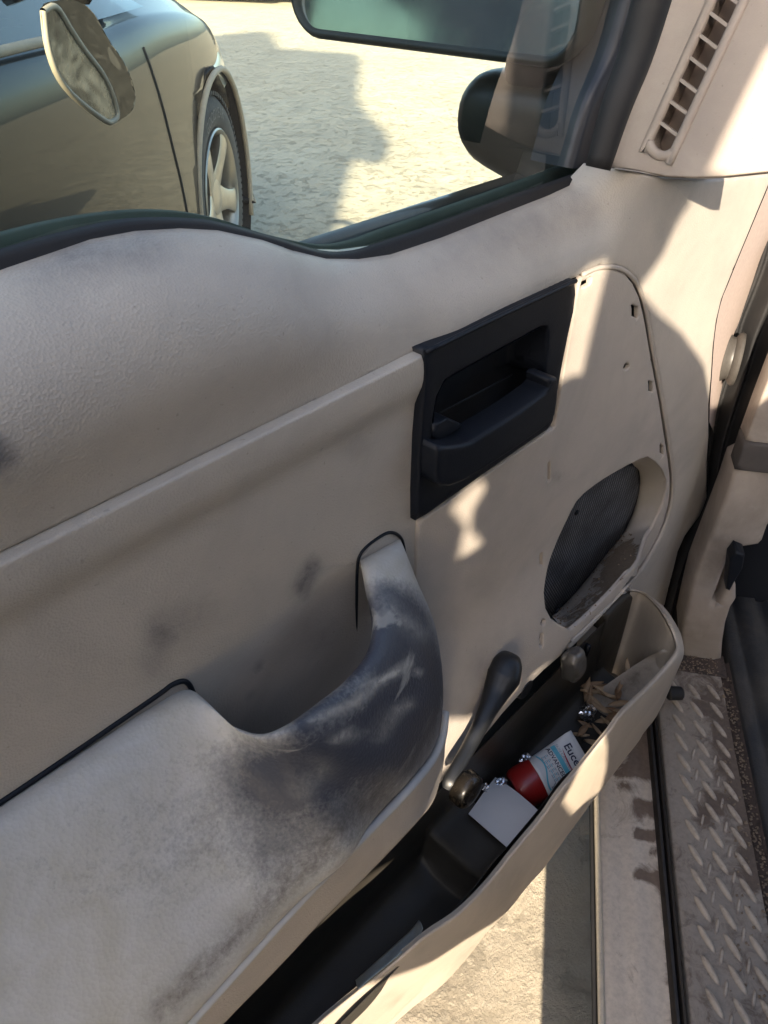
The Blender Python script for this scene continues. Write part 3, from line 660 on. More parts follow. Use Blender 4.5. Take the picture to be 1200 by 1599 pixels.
feltp = [(-200, 462), (-60, 412), (0, 389), (100, 361), (200, 341), (300, 341), (350, 349), (425, 369), (500, 391), (550, 391), (600, 376), (680, 349), (780, 312), (905, 268), (945, 254), (965, 246)]
top = [D(x, y, DY - .291 + 0) for x, y in feltp]; top = [np.array([-.36, .291, top[0][2]])] + top
V, F = loft([[p + np.array([0, -.004, -.05]) for p in top], [p + np.array([0, -.004, -.002]) for p in top], [p for p in top], [p + np.array([0, .003, -.004]) for p in top], [p + np.array([0, .004, -.05]) for p in top]], 1, 4)
mk('inner_belt_seal', V, F, M['rubber'], van)
# front frame post of the window
def ln2(pts, h_): return [D(x, y, h_) for x, y in pts]
L1 = [(1036, -240), (1004, -120), (972, 0), (945, 90), (912, 165), (884, 262)]; L2 = [(1064, -240), (1032, -120), (1000, 0), (975, 90), (948, 170), (920, 262)]
a1 = ln2(L1, -.048); a2 = ln2(L2, -.040); a3 = [p + np.array([.012, .0, 0]) for p in a2]
V, F = loft([[p + np.array([.0, .03, 0]) for p in a1], a1, [p * .5 + q * .5 + np.array([-.002, -.002, 0]) for p, q in zip(a1, a2)], a2, a3], 3, 4); mk('window_frame', V, F, simple('black_frame_channel', (.014, .017, .025), .35, nsc=60, var=.4), van)
L3 = [(1082, -240), (1050, -120), (1018, 0), (992, 90), (962, 170), (934, 263)]
V, F = tube(ln2(L3, .001), [.0155, .0125, .0115, .0105, .0095, .008], 14, 5, sx=1.0); mk('frame_rubber', V, F, M['rubber'], van)

# ---- corner trim with the demister vent
def z2(x, y): return (600 + x / 2, y / 2)
SA = [(946, 262), (962, 215), (985, 148), (1010, 80), (1036, 0), (1072, -120), (1116, -260), (1235, -260), (1226, 60), (1222, 262), (1205, 268), (1130, 276), (1085, 278), (1040, 276), (1000, 268), (975, 263)]
VC0 = np.array([1036.0, 222.0]); vd = np.array([.415, -.91]); vn = np.array([.91, .415])
def vloop(w_, ext=0, L=480):
    out = []
    for k in range(13):
        a = math.pi * k / 12; out.append(VC0 + vn * w_ * math.cos(a) - vd * w_ * math.sin(a) * 1.0)
    wt = w_ * (1.12)
    out += [VC0 + vd * L - vn * wt + vn * 0, VC0 + vd * L + vn * wt]
    return [tuple(p) for p in out]
vh = vloop(17.5)
def SP(px, py, off=0.0):             # the corner trim faces rearwards: plane x - .24 z = .59
    r = ray(px, py); return r * ((.59 - off) / (r[0] - .24 * r[2]))
SN = np.array([-1.0, 0, .24]) / math.hypot(1, .24)
def spl(u, z, h_): return np.array([.59 + .24 * z, -u, z]) + SN * h_
def SXY(pts): return [(-SP(*p)[1], SP(*p)[2]) for p in pts]
V, F = plate(SXY(SA), [SXY(vh)], h=0, step=.01, bevel=.0012, depth=.012, plane=spl); sail = sharp(mk('pillar_trim', V, F, M['pillar'], van), 50)
seam_ = [(960, 262), (1000, 268), (1040, 276), (1085, 278), (1105, 277)]
V, F = loft([[SP(*p) + SN * -.001 for p in seam_], [(SP(*p) * .5 + D(p[0], p[1] + 1, .0) * .5) for p in seam_], [D(p[0], p[1] + 2, -.002) for p in seam_]], 2, 3); mk('trim_ledge', V, F, M['trim'], sail)
lp_ = [SP(x, y) for x, y in vloop(22)]; path = [lp_[-1]] + lp_[:13] + [lp_[13]]
path = cr(path, 2); tg_ = np.gradient(path, axis=0); V = []
for p, t_ in zip(path, tg_):
    t_ = t_ / np.linalg.norm(t_); n_ = np.cross(t_, SN); n_ /= np.linalg.norm(n_)
    for k in range(9):
        a = math.pi * k / 8; V.append(p + n_ * .0034 * math.cos(a) + SN * (-.001 + .0035 * math.sin(a) ** .7))
F = grid_faces(len(path), 9); vent = mk('vent_bezel', V, F, M['pillar'], van)
bx = []
for k in range(16):
    s = 30 + k * 36.5 * (1 + .006 * k); a = VC0 + vd * (s - 8) ; p0 = a - vn * 18 + vd * 4; p1 = a + vn * 18 - vd * 4
    A0 = SP(*p0); A1 = SP(*p1); c = (A0 + A1) / 2; x_ = (A1 - A0); l_ = np.linalg.norm(x_); x_ /= l_
    bx.append(box(c - SN * .002, [x_, SN, np.cross(x_, SN)], (l_ / 2, .0028, .0010)))
V, F = merge(*bx); mk('vent_slats', V, F, M['pillar'], vent, False)
duct = []
lp_ = vloop(17.5); r0 = [SP(*p) for p in lp_]; r1 = [p - SN * .016 for p in r0]
V = r0 + r1; n_ = len(r0); F = [(i, (i + 1) % n_, n_ + (i + 1) % n_, n_ + i) for i in range(n_)] + [tuple(range(n_, 2 * n_))]
mk('vent_duct', V, F, simple('duct_brown', (.19, .145, .12), .6), vent, False)


# ---- door front edge return, hinge bumper, door weatherstrip
E1 = [(1215, 250), (1200, 292), (1180, 340), (1155, 400), (1136, 447), (1128, 467), (1120, 500), (1115, 540), (1112, 587), (1109, 630), (1108, 660)]
E2 = [(1262, 250), (1243, 300), (1216, 350), (1190, 400), (1175, 445), (1163, 480), (1154, 505), (1143, 530), (1128, 600), (1115, 655), (1109, 690)]
e1 = [D(x, y, -.002) for x, y in E1]; e2 = [D(x, y, -.030) for x, y in E2]; em = [a * .5 + b_ * .5 + np.array([.004, -.003, 0]) for a, b_ in zip(e1, e2)]
V, F = loft([e1, em, e2, [p + np.array([.004, .02, 0]) for p in e2]], 3, 4); mk('door_edge_return', V, F, simple('pinkish_beige_plastic', (.42, .34, .30), .6, nsc=250, var=.3), van)
# hinge bumper: two nested metal flanges
bc = np.array([D(1141, 560, -.012)])[0]
axb = np.array(XC) * 0; axw = np.array([XC[0] * 1, YC[0], ZC[0]]) * .93 + np.array([XC[1], YC[1], ZC[1]]) * .22 - np.array([XC[2], YC[2], ZC[2]]) * .30
V, F = lathe([(-.0115, .0), (-.0115, .028), (-.009, .0305), (-.006, .029), (-.002, .025), (.001, .025), (.004, .030), (.007, .0315), (.010, .030), (.011, .024), (.011, 0)], bc, axw, 36, False); sharp(mk('hinge_bumper', V, F, M['metal'], van), 50)

# body side of the gap: layered black weatherstrip on the plane of the pillar
SL = [(1222, 300), (1200, 352), (1188, 400), (1170, 450), (1152, 498), (1140, 560), (1122, 620), (1112, 660), (1106, 720), (1103, 780), (1082, 815), (1062, 850), (1050, 890), (1040, 930), (1030, 980), (1015, 1050)]
SR = [(1325, 300), (1290, 380), (1262, 445), (1235, 510), (1215, 555), (1200, 590), (1184, 635), (1163, 693), (1147, 736), (1132, 778), (1117, 819), (1100, 860), (1083, 906), (1072, 950), (1063, 988), (1050, 1050)]
AS = .925
l_ = [Ap(x - 8, y, AS + .01) for x, y in SL]; r_ = [Ap(x, y, AS - .02) for x, y in SR]
rows = []
prof = [(0, .0), (.12, .006), (.22, -.004), (.33, .004), (.45, .012), (.55, .002), (.62, .003), (.75, .016), (.9, .016), (1.0, .004), (1.03, -.02)]
for a, b_ in zip(l_, r_): rows.append([a * (1 - s) + b_ * s - CA * d for s, d in prof])
V, F = loft(rows, 3, 3); mk('door_weatherstrip', V, F, M['rubber'], van)
V, F = box(np.array(Ap(1130, 700, AS + .05)), [CB, CA, np.array([0, 0, 1.0])], (.14, .012, .75)); mk('hinge_pillar', V, F, M['black'], van, False)

# kick panel and lower dash on the body (plane across the van)
def aplate(pts, a, depth=.02, bevel=.004, step=.01, hf=None):
    P0 = CA * a
    def pl(u, z, h_): return P0 - CB * u + np.array([0, 0, z]) - CA * h_
    out = []
    for p in pts:
        q = Ap(p[0], p[1], a); out.append((-(q @ CB), q[2]))
    return plate(out, [], hf=hf, h=0, step=step, bevel=bevel, depth=depth, plane=pl)
K = [(1330, 690), (1250, 690), (1147, 737), (1132, 780), (1117, 819), (1100, 862), (1083, 905), (1072, 950), (1063, 990), (1066, 1034), (1068, 1040), (1100, 1038), (1127, 1034), (1129, 1005), (1134, 975), (1142, 950), (1150, 938), (1150, 918), (1143, 900), (1120, 945), (1114, 938), (1128, 900), (1140, 868), (1148, 858), (1185, 852), (1192, 845), (1200, 822), (1240, 780), (1330, 760)]
V, F = aplate(K, .83, .05, .006); sharp(mk('kick_panel', V, F, M['kick'], van), 50)
V, F = aplate([(1148, 735), (1163, 692), (1200, 696), (1330, 715), (1330, 770), (1200, 741)], .822, .03, .003); mk('dash_strip', V, F, simple('brown_grey_strip', (.07, .06, .055), .7), van)
V, F = aplate([(1164, 690), (1184, 635), (1215, 555), (1300, 400), (1400, 400), (1400, 730), (1200, 695)], .826, .03, .003); sharp(mk('lower_dash', V, F, M['kick'], van), 50)
V, F = aplate([(1140, 875), (1150, 862), (1164, 868), (1160, 890), (1148, 910), (1140, 925), (1134, 922)], .80, .02, .003, .004); mk('pedal_clip', V, F, M['black'], van)

# ---- sill, tread plate, floor
SZ = -.85
def zl(pts, z): return [Zp(x, y, z) for x, y in pts]
def ext(pts, far=.6):                # continue a line beyond the bottom of the frame
    a, b_ = np.array(pts[-2]), np.array(pts[-1]); d = (b_ - a) / np.linalg.norm(b_ - a); return list(pts) + [b_ + d * far]
def strip(A, B, lo, z0=0):
    pass
Lo = ext(zl([(925, 1140), (925, 1262), (926, 1400), (926, 1599)], SZ)); Lo2 = ext(zl([(932, 1140), (932, 1262), (934, 1400), (935, 1599)], SZ)); Le = ext(zl([(938, 1140), (939, 1250), (941, 1400), (943, 1599)], SZ))
Ls = ext(zl([(1012, 1120), (1018, 1200), (1032, 1400), (1047, 1599)], SZ)); Lt = ext(zl([(1030, 1115), (1038, 1200), (1057, 1400), (1076, 1599)], SZ))
def R4(L): return cr(L, 6)
def lineat(L, off=0, dz=0): return [p + CB * off + np.array([0, 0, dz]) for p in L]
Z3 = np.array([0, 0, 1.0])
def body_line(px, py, z, s0=-.75, s1=.42, dy=0):
    p = Zp(px, py, z); b_ = p @ CB; a0 = p @ CA
    return [CB * b_ + CA * a + Z3 * z for a in np.linspace(s0, s1, 9)]
def Bc(px, py, z=SZ): return float(Zp(px, py, z) @ CB)
bo, bd, be_, bs_, bt_ = Bc(926, 1500), Bc(933, 1500), Bc(942, 1500), np.mean([Bc(1018, 1200), Bc(1032, 1400)]), np.mean([Bc(1038, 1200), Bc(1057, 1400)])
print('sill b', bo, bd, be_, bs_, bt_, [Bc(x, y) for x, y in ((1018, 1200), (1032, 1400), (1047, 1599), (1038, 1200), (1057, 1400), (1076, 1599), (1150, 1200), (1190, 1400))])
def run(prof, a0=-.75, a1=.86, n=90, jit=0):
    rows = []
    for a in np.linspace(a0, a1, n): rows.append([CA * a + CB * b_ + Z3 * z for b_, z in prof])
    A = np.array(rows); return A.reshape(-1, 3), grid_faces(n, len(prof))
V, F = run([(bd - .001, SZ - .20), (bd - .001, SZ - .010), (bd - .0015, SZ - .006), (be_ + .002, SZ - .0065)]); 
V, F = merge(run([(bo - .12, SZ - .2), (bo - .03, SZ - .03), (bo, SZ - .008), (bo + .001, SZ - .004), (bo, SZ - .002), (bo - .003, SZ - .002), (bo - .004, SZ - .006), (bo - .02, SZ - .03)])); mk('sill_outer_flange', V, F, M['rubber'], van)
V, F = run([(bo - .006, SZ - .02), (bd + .0, SZ - .002), (bd - .001, SZ), (be_ + .001, SZ + .001), (be_ - .001, SZ - .001), (be_ - .002, SZ - .004)]); mk('sill_bright_edge', V, F, M['edge'], van)
nb = 14; prof = [(be_ - .0015 + (bs_ - be_) * k / nb, SZ - .003 + .001 * math.sin(k)) for k in range(nb + 1)]
V, F = run(prof, n=160); sill = mk('door_sill', V, F, M['sill'], van)
wear(sill, [([(1000, 1180), (1018, 1150)], 26, .9), ([(960, 1200), (1010, 1207)], 7, .7), ([(1000, 1258), (1025, 1265)], 9, .75), ([(995, 1303), (1020, 1308)], 7, 1.0), ([(1000, 1362), (1030, 1372)], 11, .7), ([(1018, 1335)], 8, .6), ([(990, 1520)], 8, .4), ([(975, 1225), (1010, 1228)], 4, .5), ([(1025, 1150), (1030, 1250), (1040, 1400), (1055, 1600)], 10, .5)])
d_ = (bt_ - bs_)
V, F = run([(bs_ + .001, SZ - .01), (bs_, SZ + .003), (bs_ + d_ * .15, SZ + .006), (bs_ + d_ * .32, SZ + .006), (bs_ + d_ * .36, SZ - .002), (bs_ + d_ * .48, SZ - .002), (bs_ + d_ * .52, SZ + .008), (bs_ + d_ * .66, SZ + .009), (bs_ + d_ * .72, SZ - .004), (bs_ + d_ * .97, SZ - .006), (bt_, SZ)]); sharp(mk('sill_rubber_seal', V, F, simple('dirty_seal_rubber', (.028, .022, .018), .5, nsc=90, var=.7, bs=.3), van), 40)
# tread plate
TZ = SZ + .006
br_ = np.mean([Bc(1152, 1200, TZ), Bc(1192, 1400, TZ)]); btl = bt_ + .001; wT = br_ - btl
aT = float(Zp(1075, 1050, TZ) @ CA)
prof = [(btl + .001, TZ - .02), (btl, TZ - .001), (btl - .0015, TZ)] + [(btl + wT * k / 12, TZ) for k in range(1, 12)] + [(br_, TZ), (br_, TZ - .015)]
base = run(prof, -.75, aT, 160)
bars = []
def bar(a, b_, ang, L=.0155, W=.0042, Hh=.0042):
    V = []; c = CA * a + CB * b_ + Z3 * TZ; u = CA * math.cos(ang) + CB * math.sin(ang); v_ = -CA * math.sin(ang) + CB * math.cos(ang); NN, MM = 9, 7
    for i in range(NN):
        s = -1 + 2 * i / (NN - 1); ww = W * (1 - abs(s) ** 3 * .8)
        for j in range(MM):
            q = -1 + 2 * j / (MM - 1); V.append(c + u * L * s + v_ * ww * q + Z3 * (Hh * (1 - q * q) * (1 - abs(s) ** 4) - .0003))
    return V, grid_faces(NN, MM)
# bar lattice measured on the plate
def ab(px, py): p = Zp(px, py, TZ); return float(p @ CA), float(p @ CB)
row1 = [(1057, 1100), (1060, 1130), (1064, 1160), (1069, 1192), (1072, 1227), (1077, 1263), (1082, 1299), (1087, 1337), (1091, 1376)]
a0, b0 = ab(*row1[0]); a1, b1 = ab(*row1[-1]); pit = (a1 - a0) / 8
print('tread', a0, b0, a1, b1, pit, wT, btl)
q0 = np.array(ab(1052, 1089)); q1 = np.array(ab(1066, 1108)); angA = math.atan2(q1[1] - q0[1], q1[0] - q0[0])
for r in range(-1, 46):
    for c in range(0, 4):
        bb = b0 + (b1 - b0) * r / 8 * 0 - c * .026 * 1.0
        aa = a0 + pit * r - (.004 if c % 2 else 0)
        if bb < min(btl, br_) + .004 or bb > max(btl, br_) - .004 or aa > aT - .02 or aa < -.74: continue
        bars.append(bar(aa, bb, angA)); b2 = bb - .013
        if b2 > min(btl, br_) + .006 and r > 1: bars.append(bar(aa + pit * .5, b2, -angA + .2, .011, .0026, .0016))
V, F = merge(base, *bars)
tr = sharp(mk('tread_plate', V, F, M['tread'], van), 60); at = tr.data.attributes.new('ridge', 'FLOAT', 'POINT'); at.data.foreach_set('value', np.array([1.0 if v.co.z + ORG[tr.name][2] > TZ + .0009 else 0.0 for v in tr.data.vertices], dtype=np.float32))
wear(tr, [([(1145, 1120), (1160, 1250), (1180, 1380)], 12, .7), ([(1110, 1090), (1130, 1150), (1150, 1250)], 20, .5), ([(1110, 1250), (1100, 1280)], 18, .5), ([(1090, 1070), (1060, 1060)], 16, .2), ([(1060, 1120), (1075, 1300)], 25, -.25), ([(1170, 1350)], 20, .3)])
V, F = lathe([(0, .008), (.002, .0095), (.018, .009), (.020, .007), (.020, 0)], Zp(1043, 1083, SZ + .03), CA * .2 - CB * 1.0, 20); sharp(mk('rubber_stop', V, F, M['rubber'], van))
# dirt trap, kerb of the floor mat, floor
V, F = run([(br_ + .004, TZ - .012), (br_ - .004, TZ - .008), (br_ - .014, TZ - .006), (br_ - .02, TZ)], -.75, .83, 80); mk('grit_channel', V, F, M['debris'], van)
V, F = run([(btl + .03, TZ - .004), (btl - wT * 0 + .0, TZ - .002), (br_ - .01, TZ - .002)], aT + .001, .84, 12); mk('dirt_shelf', V, F, M['debris'], van)
e0 = br_ - .016
V, F = run([(e0, TZ - .02), (e0 - .001, TZ + .002), (e0 - .003, TZ + .005), (e0 - .018, TZ + .006), (e0 - .022, TZ + .002), (e0 - .026, TZ + .002), (e0 - .030, TZ + .009), (e0 - .055, TZ + .010), (e0 - .058, TZ + .004), (e0 - .068, TZ + .004), (e0 - .072, TZ + .010), (e0 - .10, TZ + .011), (e0 - .103, TZ + .006), (e0 - .11, TZ + .006), (e0 - .114, TZ + .011), (e0 - .5, TZ + .012), (e0 - 1.3, TZ + .012)], -.75, 1.25, 70); mk('floor_mat', V, F, M['carpet'], van)
# grit on the sill: countless crumbs
gr = []
for i in range(900):
    k = random.random()
    if k < .62: a = random.uniform(.25, .80); b_ = br_ + random.gauss(-.008, .004); z = TZ - .004
    elif k < .82: a = random.uniform(aT + .002, .83); b_ = btl + (br_ - btl) * random.random(); z = TZ - .001
    else: a = random.uniform(.3, .78); b_ = br_ + abs(random.gauss(0, .022)); z = TZ + .0005
    s = random.uniform(.0006, .0022) * (1.4 if random.random() < .08 else 1); c = CA * a + CB * b_ + Z3 * (z + s * .4); v_ = []
    for q in ((1, 0, 0), (-1, 0, 0), (0, 1, 0), (0, -1, 0), (0, 0, 1), (0, 0, -1)): v_.append(c + np.array(q) * s * np.array([random.uniform(.7, 1.4), random.uniform(.6, 1.2), random.uniform(.4, .9)]))
    gr.append((v_, [(0, 2, 4), (2, 1, 4), (1, 3, 4), (3, 0, 4), (2, 0, 5), (1, 2, 5), (3, 1, 5), (0, 3, 5)]))
V, F = merge(*gr); mk('grit', V, F, M['stone'], None, False, label='brown and pale crumbs of grit along the inner edge of the tread plate', cat='grit', kind='stuff')

# ---- outer skin of the door (seen from other positions and through the gaps)
V, F = plate([(-.36, -.16), (.60, -.16), (.86, -.16), (.90, -.5), (.84, -.83), (-.36, -.83)], [], h=-.10, step=.05, bevel=.01, depth=.004); DK = simple('dark_van_paint', (.02, .024, .024), .3, 0, .6, nsc=3, var=.3); sk = mk('door_skin', V, F, DK, van)
V, F = merge(box((.24, .30, -.84), [np.array([1., 0, 0]), np.array([0, 1., 0]), Z3], (.6, .05, .004))); mk('door_bottom', V, F, DK, sk, False)

# ---- exterior mirror on the door
V = []; MX = .525
def MPx(px, py, x=MX): r = ray(px, py); return r * (x / r[0])
zb = -.083; yl = .590; yr = .310; zt = .22
def rrect(y0, y1, z0, z1_, rad, x, n=6):
    out = []
    for cy, cz, a0_ in ((y1 - rad, z1_ - rad, 0), (y0 + rad, z1_ - rad, 90), (y0 + rad, z0 + rad, 180), (y1 - rad, z0 + rad, 270)):
        for k in range(n + 1):
            a = R(a0_ + 90 * k / n); out.append(np.array([x, cy + rad * math.cos(a), cz + rad * math.sin(a)]))
    return out
def shear(L): return [np.array([p[0] - (p[1] - .45) * .04, p[1], p[2]]) for p in L]
rings = [rrect(yr + .008, yl - .008, zb + .008, zt - .008, .022, MX + .004), rrect(yr + .006, yl - .006, zb + .006, zt - .006, .024, MX - .002), rrect(yr + .003, yl - .003, zb + .003, zt - .003, .028, MX - .003), rrect(yr, yl, zb, zt, .03, MX + .002), rrect(yr, yl, zb, zt, .03, MX + .03), rrect(yr + .02, yl - .02, zb + .012, zt - .02, .04, MX + .075), rrect(yr + .06, yl - .06, zb + .05, zt - .06, .04, MX + .09)]
V = [p for r in rings for p in shear(r)]; n_ = len(rings[0]); F = grid_faces(len(rings), n_, True) + [tuple(range((len(rings) - 1) * n_, len(rings) * n_))]
mr = mk('side_mirror', V, F, simple('weathered_mirror_housing', (.02, .026, .024), .4, nsc=40, var=.5), van)
r_ = shear(rrect(yr + .007, yl - .007, zb + .007, zt - .007, .023, MX + .0008)); r_ = [p + np.array([.13 * (p[2] - zb), 0, 0]) for p in r_]; V = r_; F = [tuple(range(len(r_)))]; mk('mirror_glass', V, F, M['mirror'], mr, False)
# mounting foot
fr_ = []
for y_, x0, x1, z0, z1_, rd in ((.303, .55, .64, -.196, -.096, .02), (.34, .548, .63, -.184, -.095, .022), (.38, .545, .62, -.172, -.094, .024), (.412, .545, .615, -.164, -.095, .026), (.427, .550, .605, -.153, -.104, .022), (.431, .56, .59, -.14, -.118, .01)):
    L = rrect(x0, x1, z0, z1_, rd, 0, 5); fr_.append([np.array([p[1], y_, p[2]]) for p in L])
V, F = loft(fr_, 3, 1, True, True); mk('mirror_foot', V, F, simple('green_black_foot', (.010, .015, .012), .35, nsc=30, var=.4), mr)
V, F = lathe([(0, .03), (.03, .028)], np.array([.58, .37, -.10]), (0, 0, 1), 20); mk('mirror_pivot', V, F, M['black'], mr)

# ---- cabin behind the viewer: added sun-blocking plate with light-shaping holes, roof header, seat
BY = -.30
def shade(pts, h_=0.0, z=None):
    out = []
    for p in pts:
        q = SP(*p) if z == 's' else D(p[0], p[1], p[2] if len(p) > 2 else h_) if z is None else Zp(p[0], p[1], z)
        s = (q[1] - BY) / SD[1]; r = q - SD * s; out.append((r[0], r[2]))
    return out
LIT = [
    shade([(1310, -40), (1200, 80), (1170, 140), (1135, 210), (1104, 276), (1205, 266), (1290, 262)], z='s'),
    shade([(1420, 150), (1205, 200), (1140, 235), (1100, 285), (1060, 345), (1035, 400), (998, 452), (1030, 490), (1065, 520), (1100, 570), (1112, 640), (1140, 640), (1200, 560), (1420, 300)]),
    shade([(968, 402), (950, 470), (935, 530), (922, 590), (905, 592), (885, 604), (873, 600), (884, 560), (893, 500), (900, 440), (925, 415)]),
    shade([(770, 742), (735, 762), (706, 795), (728, 822), (722, 845), (718, 872), (745, 866), (770, 848), (752, 828), (755, 800), (775, 765)]),
    shade([(905, 985), (870, 1010), (835, 1040), (790, 1058), (745, 1100), (712, 1108), (688, 1120), (684, 1165), (672, 1240), (655, 1275), (700, 1290), (760, 1200), (850, 1100), (925, 1010)], .012),
    shade([(951, 1128), (955, 1150), (953, 1185), (944, 1222), (915, 1240), (893, 1258), (878, 1240), (905, 1192)], .107),
]
LIT.append(shade([(930, 1250), (905, 1282), (870, 1328), (825, 1378), (780, 1420), (740, 1450), (690, 1495), (640, 1530), (590, 1566), (540, 1605), (470, 1670), (400, 1740), (430, 1840), (580, 1780), (665, 1650), (712, 1572), (780, 1500), (840, 1398), (885, 1313), (937, 1238)], .107))
LIT[4] = shade([(905, 985), (870, 1010), (835, 1040), (790, 1058), (745, 1100), (712, 1108), (688, 1120), (684, 1165), (672, 1240, .03), (662, 1250, .03), (685, 1221, .03), (717, 1188, .03), (750, 1156, .03), (785, 1112, .03), (835, 1054, .03), (880, 1020, .03), (905, 1001, .03)], .014)
GL = shade([(862, 1150), (864, 1340), (865, 1500), (866, 1700), (600, 1750), (560, 1599), (760, 1400), (800, 1150)], z=GZ); LIT.append(GL); LIT.append(shade([(912, 1235), (942, 1235), (944, 1400), (948, 1640), (915, 1640), (912, 1400)], z=-.85))
V, F = plate([(-1.7, -1.08), (.62, -1.08), (.62, .56), (-1.7, .56)], LIT, step=.05, bevel=0, depth=.01, plane=lambda x, z, h_: np.array([x, BY - h_, z]))
print('ground lit at sun mask', GL)
print('lits', [[(round(a, 2), round(b_, 2)) for a, b_ in L[:3]] for L in LIT])
mk('sun_mask_plate', V, F, simple('grey_sun_mask', (.07, .068, .066), .7), van, False)  # unseen plate, put here only to block and shape the sun
# rest of the cab: roof, dashboard, far door, front wing
def cbox(name, a0, a1, b0, b1, z0, z1_, mat, r_=.03, parent=van):
    V = []; n_ = 0; rings = []
    for s, k in ((0, r_), (.35 * r_, .3 * r_), (r_, 0)): rings.append((a0 + s, k))
    for s, k in ((r_, 0), (.35 * r_, .3 * r_), (0, r_)): rings.append((a1 - s, k))
    rows = []
    for a, k in rings:
        L = rrect(b0 + k, b1 - k, z0 + k, z1_ - k, r_, 0, 4); rows.append([CA * a + CB * p[1] + Z3 * p[2] for p in L])
    V, F = loft(rows, 1, 1, True, True); return mk(name, V, F, mat, parent)
cbox('roof', -1.0, 1.0, -1.9, -.60, .60, .66, simple('pale_headliner', (.6, .58, .54), .9))
cbox('dashboard', 1.02, 1.35, -1.85, -.30, -.55, -.12, simple('charcoal_dash', (.02, .02, .022), .7), .05)
cbox('far_door', -.9, 1.3, -1.92, -1.86, -.95, -.10, M['kick'], .02)
cbox('firewall', 1.36, 1.40, -1.85, -.22, -1.0, -.20, M['black'], .01)
DKP = simple('dark_wing_paint', (.02, .024, .024), .3, 0, .6, nsc=3, var=.3)
cbox('front_wing', 1.03, 2.45, -1.8, -.05, -.96, -.06, DKP, .09)
cbox('seat_cushion', -.30, .25, -.95, -.42, -.72, -.55, M['seat'], .05)
# ================================================================== neighbouring dark sedan
AZ = R(39); cu_ = np.array([math.cos(AZ), math.sin(AZ), 0]); cn = np.array([math.sin(AZ), -math.cos(AZ), 0])
HUB = np.array([1.70, 2.285, GZ + .33]); HUB[2] = -.785
def CW(u, v_, w_): return HUB * np.array([1, 1, 0]) + cu_ * u + cn * v_ + Z3 * (GZ + w_)
car = thing('parked_sedan', 'near dark dusty sedan with five-spoke alloy wheel right outside the van window', 'car', tuple(CW(-1.35, -.85, 0)))
W2 = .86
# stations: u, belt/hood height, hood centre height, half width factor, nose
ST = [(-3.75, .62, .66, .70), (-3.6, .90, .95, .86), (-3.0, .96, 1.02, .97), (-2.0, .95, .97, 1.0), (-1.1, .93, .96, 1.0), (-.8, .92, .97, .995), (-.5, .925, 1.02, .99), (-.2, .91, 1.02, .98), (.05, .885, 1.0, .965), (.25, .85, .97, .94), (.42, .80, .91, .90), (.55, .73, .84, .85), (.66, .64, .73, .78), (.74, .50, .58, .70), (.76, .32, .33, .66)]
rows = []
for u, hb, hc, wf in ST:
    lo_ = .20; pts = []
    half = [(.93, lo_), (.985, lo_ + .06), (1.0, .36), (1.003, .5), (.998, .60), (.985, .5 * (.6 + hb) if hb > .62 else hb - .06), (.955, hb - .035 if hb > .62 else hb - .03), (.90, hb), (.78, hb + (hc - hb) * .45), (.5, hb + (hc - hb) * .85), (.2, hc)]
    hs = [(W2 * wf * a, max(lo_, min(z, hb + .15))) for a, z in half]
    zs = [z for a, z in hs]
    right_ = [CW(u, -W2 + a + (0), z) for a, z in hs]; left_ = [CW(u, -W2 - a, z) for a, z in hs[::-1]]
    rows.append(right_ + left_)
rows = [r for r in rows]
V, F = loft(rows, 4, 3, True, True)
body = mk('body', V, F, M['paint'], car)
# wheel arches cut out of the body
def wheel_at(u, v_): return CW(u, v_, GZ * 0 + .335)
cuts = []
for u in (0, -2.7):
    for s in (0, -2 * W2):
        V2, F2 = lathe([(-.32, .385), (.32, .385)], wheel_at(u, s), cn, 48); ct = mk('cutter', V2, F2, None, None, False); cuts.append(ct)
bpy.context.view_layer.update()
me_obj = body
for ct in cuts:
    md = body.modifiers.new('b', 'BOOLEAN'); md.object = ct; md.operation = 'DIFFERENCE'; md.solver = 'EXACT'
dg = bpy.context.evaluated_depsgraph_get(); nm = bpy.data.meshes.new_from_object(body.evaluated_get(dg)); body.modifiers.clear(); body.data = nm
for ct in cuts: bpy.data.objects.remove(ct)
nm.materials.clear(); nm.materials.append(M['paint']); nm.polygons.foreach_set('material_index', [0] * len(nm.polygons)); nm.polygons.foreach_set('use_smooth', [True] * len(nm.polygons))
# the boolean of an open shell leaves the cutter walls as the wheel well; give arches a lip
def arcpts(u, rad, v_, a0=-25, a1=205, n=28): 
    c = wheel_at(u, v_); return [c + cu_ * rad * math.cos(R(a0 + (a1 - a0) * k / n)) + Z3 * rad * math.sin(R(a0 + (a1 - a0) * k / n)) for k in range(n + 1)]
wv = []
for u in (0, -2.7):
    V, F = tube([p + cn * (-.010 - .02 * max(0, (p - wheel_at(u, 0)) @ cu_) / .38 * (1 if u == 0 else 0)) for p in arcpts(u, .392, 0)], .0095, 10, 1); mk('arch_lip', V, F, M['archlip'], car)
    V, F = lathe([(-.03, .395), (-.30, .395), (-.31, .0)], wheel_at(u, 0), cn, 40, False); mk('wheel_well', V, F, M['well'], car)
